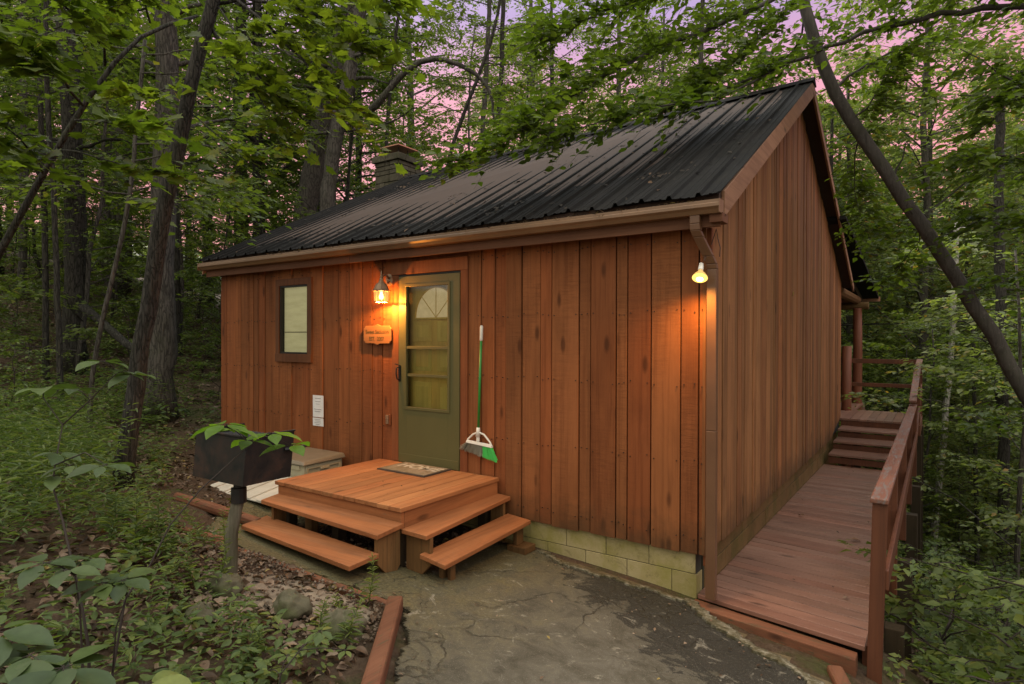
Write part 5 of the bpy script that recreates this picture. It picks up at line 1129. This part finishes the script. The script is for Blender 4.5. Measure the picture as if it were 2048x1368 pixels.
# -- ground cover, litter, gravel (uncountable)
HOUSE = [(-7.0,-.05),(.05,-.05),(.05,8.5),(-7.0,8.5)]; STEPS = [(-3.8,-2.0),(-1.5,-2.0),(-1.5,0),(-3.8,0)]; BOX = [(-5.4,-1.25),(-3.9,-1.25),(-3.9,0),(-5.4,0)]; DECK = [(-.1,-.3),(1.35,-.3),(1.35,10.2),(-.1,10.2)]
BED = [(-1.55,-1.98),(-3.4,-2.25),(-4.6,-1.95),(-5.6,-1.4),(-6.9,-.4),(-9,4),(-16,6),(-22,0),(-20,-6),(-8,-8),(-2.5,-7),(-1.6,-4.6),(-.95,-2.85)]
def scatter(n, poly, seed, bias=None):
    r_ = np.random.default_rng(seed); lo = np.min(poly, 0); hi = np.max(poly, 0); X = r_.uniform(lo[0], hi[0], n*3); Y = r_.uniform(lo[1], hi[1], n*3)
    ok = inpoly(X, Y, poly) & ~inpoly(X, Y, SLAB) & ~inpoly(X, Y, HOUSE) & ~inpoly(X, Y, BOX)
    if bias is not None: ok &= r_.uniform(0, 1, len(X)) < bias(X, Y)
    return X[ok][:n], Y[ok][:n]
def dcam(X, Y): return np.hypot(X-CAM[0], Y-CAM[1])
def litter(name, n, poly, seed, size, bias=None, lift=.01):
    X, Y = scatter(n, poly, seed, bias); r_ = np.random.default_rng(seed+1); n = len(X); Z = gz(X, Y)+r_.uniform(.0, .035, n)+lift
    az = r_.uniform(0, 6.28, n); D = np.stack([np.cos(az), np.sin(az), r_.normal(0, .25, n)], 1); Nn = np.stack([r_.normal(0, .5, n), r_.normal(0, .5, n), np.ones(n)], 1)
    T = T_BO*np.array([1, 1, 2.2]); me = fastmesh(name, leaves(T, np.c_[X, Y, Z], D, Nn, size*r_.uniform(.5, 1.3, n)), len(T), m_litter, F_BO); o = link(name, me); o['kind'] = 'stuff'; return o
near = lambda X, Y: np.clip(1.25-dcam(X, Y)/9, .10, 1)
litter('leaf_litter', 36000, BED, 31, .070, near)
litter('leaf_litter', 16000, [(-26,-7),(-6,-7),(-6.9,8),(-10,16),(-30,16)], 32, .11)
litter('leaf_litter', 5000, [(1.3,-.6),(1.5,-4),(7,-6),(9,6),(6,14),(1.3,10)], 33, .08)
litter('leaf_litter', 1500, [(-6.9,-.1),(-6.9,-1.6),(-4.3,-1.6),(-3.7,-1.9),(-1.6,-1.9),(-1.6,-.05)], 34, .05)
def herbs(name, n, poly, seed, hgt, size, m, mat, T, F, bias=None, k=8):
    X, Y = scatter(n, poly, seed, bias); r_ = np.random.default_rng(seed+5); n = len(X); Z = gz(X, Y); h = hgt*r_.uniform(.35, 1.25, n)
    lx, ly = r_.normal(0, .12, n), r_.normal(0, .12, n); j = np.arange(m); t = (j+1)/m
    P = np.stack([X[:, None]+lx[:, None]*t*h[:, None]*2, Y[:, None]+ly[:, None]*t*h[:, None]*2, Z[:, None]+h[:, None]*(.35+.65*t)], -1); az = r_.uniform(0, 6.28, n)[:, None]+j[None]*2.4+r_.normal(0, .3, (n, m))
    D = np.stack([np.cos(az), np.sin(az), r_.uniform(-.35, .45, az.shape)], -1).reshape(-1, 3); Nn = np.stack([r_.normal(0, .35, az.shape), r_.normal(0, .35, az.shape), np.ones(az.shape)], -1).reshape(-1, 3)
    S = (size*r_.uniform(.5, 1.3, n))[:, None]*np.ones((1, m))*r_.uniform(.7, 1.1, (n, m)); P = P.reshape(-1, 3)+D*.02
    me = fastmesh(name, leaves(T, P, D, Nn, S.ravel()), len(T), mat, F); o = link(name, me); o['kind'] = 'stuff'; return o
def bedbias(X, Y):
    b = near(X, Y)*.9; patch = np.sin(X*2.3+Y*1.1)*np.sin(Y*3.1-X*.7)*.5+.55; b = b*np.clip(patch*1.5, .12, 1)
    d = np.hypot(X+2.0, (Y+2.35)*1.6); return b*np.clip((d-.55)/.5, .04, 1)
herbs('ground_cover', 8500, BED, 41, .18, .075, 8, m_leaf_herb, T_OV, F_OV, bedbias)
herbs('ground_cover', 5200, BED, 42, .34, .070, 14, m_leaf_herb, T_NA, F_OV, bedbias)
herbs('ground_cover', 3200, BED, 43, .07, .045, 6, m_leaf_forest, T_BO, F_BO, bedbias)
herbs('ground_cover', 2300, [(-24,-7),(-6,-5),(-6.9,5),(-12,14),(-28,10)], 44, .36, .10, 10, m_leaf_herb, T_OV, F_OV, lambda X, Y: np.clip(np.sin(X*.9+Y*.5)*np.sin(Y*.8)+.65, .15, 1))
herbs('ground_cover', 1300, [(-9,-5),(-2.9,-4.6),(-3.3,-2.9),(-5.2,-2.2),(-7.6,-1.2),(-9,1)], 47, .70, .080, 20, m_leaf_herb, T_NA, F_OV)
# twigs on the forest floor, grit and leaf bits on the paving and steps
_m = MB(); X, Y = scatter(260, BED, 71, near); _r = np.random.default_rng(72)
for a, b in zip(X, Y):
    q = _r.uniform(0, 6.28); l = _r.uniform(.08, .4); z = g1(a, b)+.02; _m.tube([(a, b, z), (a+math.cos(q)*l*.5, b+math.sin(q)*l*.5, z+.02), (a+math.cos(q+.3)*l, b+math.sin(q+.3)*l, g1(a+math.cos(q)*l, b+math.sin(q)*l)+.015)], [.005, .004, .002], 4)
_m.build('twig_litter', m_twig)['kind'] = 'stuff'
def bits(name, n, fn, seed, smin, smax, mat):
    r_ = np.random.default_rng(seed); P = np.array([fn(r_) for _ in range(n)]); az = r_.uniform(0, 6.28, n); D = np.stack([np.cos(az), np.sin(az), r_.normal(0, .1, n)], 1)
    link(name, fastmesh(name, leaves(T_BO*np.array([1,1,1.3]), P, D, r_.normal(0, .2, (n, 3))+np.array([0,0,1]), r_.uniform(smin, smax, n)), len(T_BO), mat, F_BO))['kind'] = 'stuff'
def on_path(r_):
    while True:
        x, y = r_.uniform(-4.2, 1.6), r_.uniform(-4.6, 0); e = abs(r_.normal(0, .35))
        if inpoly(np.array([x]), np.array([y]), SLAB)[0] and (r_.random() < .25 or not inpoly(np.array([x]), np.array([y+.3]), SLAB)[0] or not inpoly(np.array([x-.3]), np.array([y]), SLAB)[0]): return (x, y, g1(x, y)+.016)
bits('fallen_leaves', 260, on_path, 81, .008, .035, m_litter)
bits('fallen_leaves', 60, lambda r_: (r_.uniform(.0, 1.1), r_.uniform(.1, 6.4), -.128), 82, .01, .035, m_litter)
bits('fallen_leaves', 26, lambda r_: (r_.uniform(-3.6, -2.05), r_.uniform(-1.3, -.1), .563), 83, .008, .028, m_litter)
herbs('ground_cover', 5200, [(1.45,-.4),(1.6,-4),(8,-6),(12,6),(9,20),(3,24),(-8,22),(-8,13),(1.3,12)], 45, .42, .10, 12, m_leaf_herb, T_RH, F_RH)
herbs('ground_cover', 900, [(1.42,-.2),(1.6,-1.6),(4,-2),(5,6),(1.6,6)], 46, .35, .075, 10, m_leaf_beech, T_OV, F_OV)
# gravel
X, Y = scatter(1800, [(-3.5,-2.3),(-2.9,-2.05),(-1.55,-1.97),(-1.2,-2.3),(-1.35,-2.75),(-2.0,-2.95),(-2.8,-2.9),(-3.5,-2.8)], 51, lambda X, Y: np.clip(1.1-np.abs(np.hypot(X+2.0, (Y+2.35)*1.5)-.75), .15, 1))
rg = np.random.default_rng(52); n = len(X); s = .010*rg.uniform(.5, 1.9, n)
oc = np.array([(1,0,0),(0,1,0),(-1,0,0),(0,-1,0),(0,0,.7),(0,0,-.7)]); vv = oc[None]*s[:, None, None]*rg.uniform(.6, 1.25, (n, 6, 1)); an = rg.uniform(0, 6.28, n); ca, sa = np.cos(an)[:, None], np.sin(an)[:, None]
vx = vv[..., 0]*ca-vv[..., 1]*sa; vy = vv[..., 0]*sa+vv[..., 1]*ca; G = np.stack([vx+X[:, None], vy+Y[:, None], vv[..., 2]+(gz(X, Y)+.02)[:, None]], -1).reshape(-1, 3)
link('gravel', fastmesh('gravel', G, 6, m_peb, [(0,1,4),(1,2,4),(2,3,4),(3,0,4),(1,0,5),(2,1,5),(3,2,5),(0,3,5)]))['kind'] = 'stuff'
# leaves fallen on roof
rg = np.random.default_rng(61); n = 1000; X = rg.uniform(-6.9, .1, n); Y = rg.uniform(-.15, 3.7, n); clus = rg.uniform(0, 1, n) < .45; cx_ = rg.uniform(-6.5, .1, 34); cy_ = rg.uniform(0, 3.6, 34); ci = rg.integers(0, 34, n)
X = np.where(clus, cx_[ci]+rg.normal(0, .10, n), X); Y = np.where(clus, cy_[ci]+rg.normal(0, .03, n), Y); X = np.clip(X, -6.95, .12); Y = np.clip(Y, -.18, 3.75)
Z = np.array([roofz(a, b) for a, b in zip(X, Y)])+.055; az = rg.uniform(0, 6.28, n); sl_ = .55
D = np.stack([np.cos(az), np.sin(az), np.sin(az)*sl_], 1); Nn = np.stack([rg.normal(0, .3, n), -sl_+rg.normal(0, .3, n), np.ones(n)], 1)
t_ = NT('dark_dead_leaves'); m_dl = t_.pbr(t_.ramp(t_.island(), [(0, (.008,.007,.006)), (.8, (.035,.024,.016)), (1, (.12,.07,.04))]), .9)
link('fallen_leaves', fastmesh('fallen_leaves', leaves(T_BO, np.c_[X, Y, Z], D, Nn, rg.uniform(.02, .065, n)), len(T_BO), m_dl, F_BO))['kind'] = 'stuff'
X = rg.uniform(-5.5, .1, 900); Y = rg.uniform(-.245, -.165, 900); az = rg.uniform(0, 6.28, 900); D = np.stack([np.cos(az), np.sin(az), rg.normal(0, .3, 900)], 1)
link('gutter_debris', fastmesh('gutter_debris', leaves(T_NA, np.c_[X, Y, np.full(900, 2.955)+rg.uniform(0, .018, 900)], D, rg.normal(0, .3, (900, 3))+np.array([0,0,1]), rg.uniform(.02, .06, 900)), len(T_NA), m_litter, F_OV))['kind'] = 'stuff'
# single leaves and nuts on the walkway
m_yl = plain('yellow_dead_leaf', (.34, .27, .07), .8); m_bl = plain('brown_dead_leaf', (.16, .09, .045), .8); m_nut = plain('green_nut_husk', (.30, .27, .08), .7)
def one_leaf(px, py, t, s, mat, label, nrm=(0,0,1), az=0, z=None):
    p = at(px, py, t); 
    if z is not None:
        D = at(px, py, 1)-CAM; p = CAM+D*((z-CAM[2])/D[2])
    lv = leaves(T_BO*np.array([1,1,2.]), np.zeros((1,3)), np.array([[math.cos(az), math.sin(az), .1]]), np.array([nrm], float), np.array([s])); o = link('fallen_leaf', fastmesh('fallen_leaf', lv, len(T_BO), mat, F_BO), None, tuple(p)); return tag(o, label, 'leaf')
one_leaf(1703, 1078, 0, .09, m_bl, 'curled brown leaf on the walkway boards near the near railing post', az=.5, z=-.132)
one_leaf(1608, 1031, 0, .08, m_bl, 'flat brown leaf in the middle of the walkway boards', az=2.5, z=-.134)
lf = one_leaf(1590, 580, 0, .07, m_yl, 'small yellow leaf stuck to the gable wall', az=.2, z=1.0)
D = at(1586, 582, 1)-CAM; p = CAM+D*((.035-CAM[0])/D[0]); lf.location = p; lf.data.transform(Matrix.Rotation(R(90), 4, 'Y'))
for (px, py, lb) in ((1631, 1317, 'left one of two yellowish nut husks on the dirt by the walkway'), (1675, 1321, 'right one of two yellowish nut husks on the dirt by the walkway')):
    h = hit(px, py); p = at(px, py, h); m = MB(); m.lathe([(.004,-.022),(.018,-.012),(.022,0),(.017,.013),(.003,.021)], (p[0], p[1], p[2]+.016), 10); tag(m.build('nut_husk', m_nut, None, smooth=True, origin=tuple(p)), lb, 'nut', 'nut husks by the walkway')

# -- foreground seedlings with big leaves
def seedling(label, stems, whorls, mat, size, seed, name='seedling', T=T_BO, F=F_BO, stem_r=.006, cat='plant', group=None, narrow=None):
    rg = np.random.default_rng(seed); P0_ = at(*stems[0][0]); zb = g1(P0_[0], P0_[1]); e = thing(name, (float(P0_[0]), float(P0_[1]), zb), label, cat, group)
    m = MB()
    for si, st in enumerate(stems):
        pts = [at(*p) for p in st]
        if si == 0: pts = [np.array([pts[0][0], pts[0][1], min(zb, pts[0][2])-.03])]+pts
        m.tube(pts, list(np.linspace(stem_r*(1 if si == 0 else .6), stem_r*.35, len(pts))), 6)
    LP, LD, LN, LS = [], [], [], []
    nodes = [np.array(v) for v in m.v]
    for (px, py, t, n, s) in whorls:
        c = at(px, py, t); a0 = rg.uniform(0, 6.28); q_ = min(nodes, key=lambda v: float(((v-c)**2).sum()) + max(0, float(v[2]-c[2]))*.5)
        if np.linalg.norm(q_-c) > .015: m.tube([q_, (q_+c)/2+np.array([0,0,.012]), c], [.003,.0026,.002], 5)
        for i in range(n):
            az = a0+i*6.283/n+rg.normal(0, .18); d = np.array([math.cos(az), math.sin(az), rg.uniform(-.28, .08)]); LP.append(c+d*s*.12); LD.append(d); LN.append([rg.normal(0, .18), rg.normal(0, .18), 1]); LS.append(s*.86*rg.uniform(.6, 1.15)); m.tube([c, c+d*s*.14], .0016, 4)
    m.build('stem', m_twig, e, smooth=True)
    lv = leaves(T, np.array(LP)-np.array(e.location), np.array(LD), np.array(LN), np.array(LS)); link('foliage', fastmesh('foliage', lv, len(T), mat, F, True), e)
    return e
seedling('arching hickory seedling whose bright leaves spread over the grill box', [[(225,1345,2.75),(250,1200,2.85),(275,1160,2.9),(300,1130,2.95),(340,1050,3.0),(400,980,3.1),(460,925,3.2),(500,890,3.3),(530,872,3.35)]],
         [(545,866,3.4,5,.17),(500,880,3.3,3,.15),(450,848,3.25,5,.17),(580,890,3.4,3,.17),(470,858,3.2,3,.14)], m_leaf_bright, .15, 1, stem_r=.006)
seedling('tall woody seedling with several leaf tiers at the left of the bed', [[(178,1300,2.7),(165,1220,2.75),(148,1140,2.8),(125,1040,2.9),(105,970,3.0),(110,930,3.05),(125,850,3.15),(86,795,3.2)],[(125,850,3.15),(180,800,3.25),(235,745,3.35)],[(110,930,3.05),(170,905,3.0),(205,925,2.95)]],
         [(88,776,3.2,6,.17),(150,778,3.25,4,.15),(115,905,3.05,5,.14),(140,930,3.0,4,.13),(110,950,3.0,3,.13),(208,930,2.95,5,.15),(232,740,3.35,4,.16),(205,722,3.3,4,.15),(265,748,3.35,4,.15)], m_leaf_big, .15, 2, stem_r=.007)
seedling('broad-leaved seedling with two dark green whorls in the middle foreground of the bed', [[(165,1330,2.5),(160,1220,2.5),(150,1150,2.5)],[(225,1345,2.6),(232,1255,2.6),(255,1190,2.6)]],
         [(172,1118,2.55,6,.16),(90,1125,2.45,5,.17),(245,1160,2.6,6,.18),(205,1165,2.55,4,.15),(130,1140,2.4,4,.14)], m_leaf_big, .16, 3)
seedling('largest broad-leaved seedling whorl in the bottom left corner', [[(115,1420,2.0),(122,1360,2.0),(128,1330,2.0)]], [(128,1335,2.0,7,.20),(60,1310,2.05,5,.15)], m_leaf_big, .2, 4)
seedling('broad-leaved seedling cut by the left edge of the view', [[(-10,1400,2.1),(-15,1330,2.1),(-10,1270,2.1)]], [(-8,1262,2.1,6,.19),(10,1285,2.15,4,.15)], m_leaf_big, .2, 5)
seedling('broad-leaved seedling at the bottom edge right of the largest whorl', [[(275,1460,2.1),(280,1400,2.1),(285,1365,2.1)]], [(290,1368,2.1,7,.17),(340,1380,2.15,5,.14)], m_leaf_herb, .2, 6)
seedling('low trailing seedling with small star-shaped leaf groups in front of the blocky rock', [[(560,1350,3.0),(600,1300,3.1),(640,1260,3.2)]], [(575,1310,3.1,6,.09),(610,1290,3.15,5,.08),(640,1262,3.2,6,.09),(540,1340,3.05,6,.09),(690,1300,3.1,5,.07)], m_leaf_herb, .09, 7)
# goldenrod-like weeds with narrow leaves
def weed(px, py, top, label, seed, h=None, mat=m_leaf_gold, n=46, ls=.055):
    t = hit(px, py); b = at(px, py, t); tp = at(top[0], top[1], t-.05); rg = np.random.default_rng(seed); e = thing('weed', (float(b[0]), float(b[1]), float(b[2])), label, 'weed', 'narrow-leaved weeds in the planting bed')
    mid = (b+tp)/2+rg.normal(0, .02, 3); m = MB(); m.tube([b-np.array([0,0,.03]), mid, tp], [.004,.003,.0015], 5); m.build('stem', m_leaf_herb, e)
    f = np.linspace(.15, 1, n)+rg.normal(0, .01, n); f = np.clip(f, .1, 1); P = np.where(f[:, None] < .5, b+(mid-b)*(f*2)[:, None], mid+(tp-mid)*(f*2-1)[:, None]); az = np.arange(n)*2.4+rg.normal(0, .3, n)
    D = np.stack([np.cos(az), np.sin(az), rg.uniform(-.1, .8, n)], 1); S = ls*(1.25-.8*f)*rg.uniform(.8, 1.2, n)*1.3
    lv = leaves(T_NA, P-np.array(e.location), D, np.stack([-np.cos(az)*.3, -np.sin(az)*.3, np.ones(n)], 1), S); link('foliage', fastmesh('foliage', lv, len(T_NA), mat, F_OV), e)
weed(735,1215,(745,1110),'bright yellow-green weed spire standing against the path by the lowest left step',1, n=60, ls=.05)
weed(700,1250,(668,1190),'small weed leaning left below the bright weed spire',2)
weed(690,1290,(720,1205),'bushy weed just left of the near path timber',3, n=50)
weed(640,1300,(650,1200),'weed in front of the large mossy rock',4)
weed(452,1130,(505,870),'tall weed climbing along the grill post',5, n=80, ls=.06)
weed(430,1180,(445,1020),'weed left of the grill post foot',6, n=60)
weed(420,1100,(360,1010),'weed leaning left toward the red-stained log',7)
weed(395,1180,(380,1060),'weed second left from the grill post',8, mat=m_leaf_herb, n=60)
weed(270,1130,(275,960),'tall green weed below the leaning maple trunk',9, mat=m_leaf_herb, n=90, ls=.09)
weed(330,1120,(318,990),'tall green weed between leaning maple and grill',10, mat=m_leaf_herb, n=80, ls=.08)
weed(215,1100,(230,985),'green weed left of the leaning maple foot',11, mat=m_leaf_herb, n=80, ls=.08)
weed(500,1330,(520,1260),'short weed in the lower middle of the bed',12, mat=m_leaf_herb)
print('objects', len(bpy.data.objects))
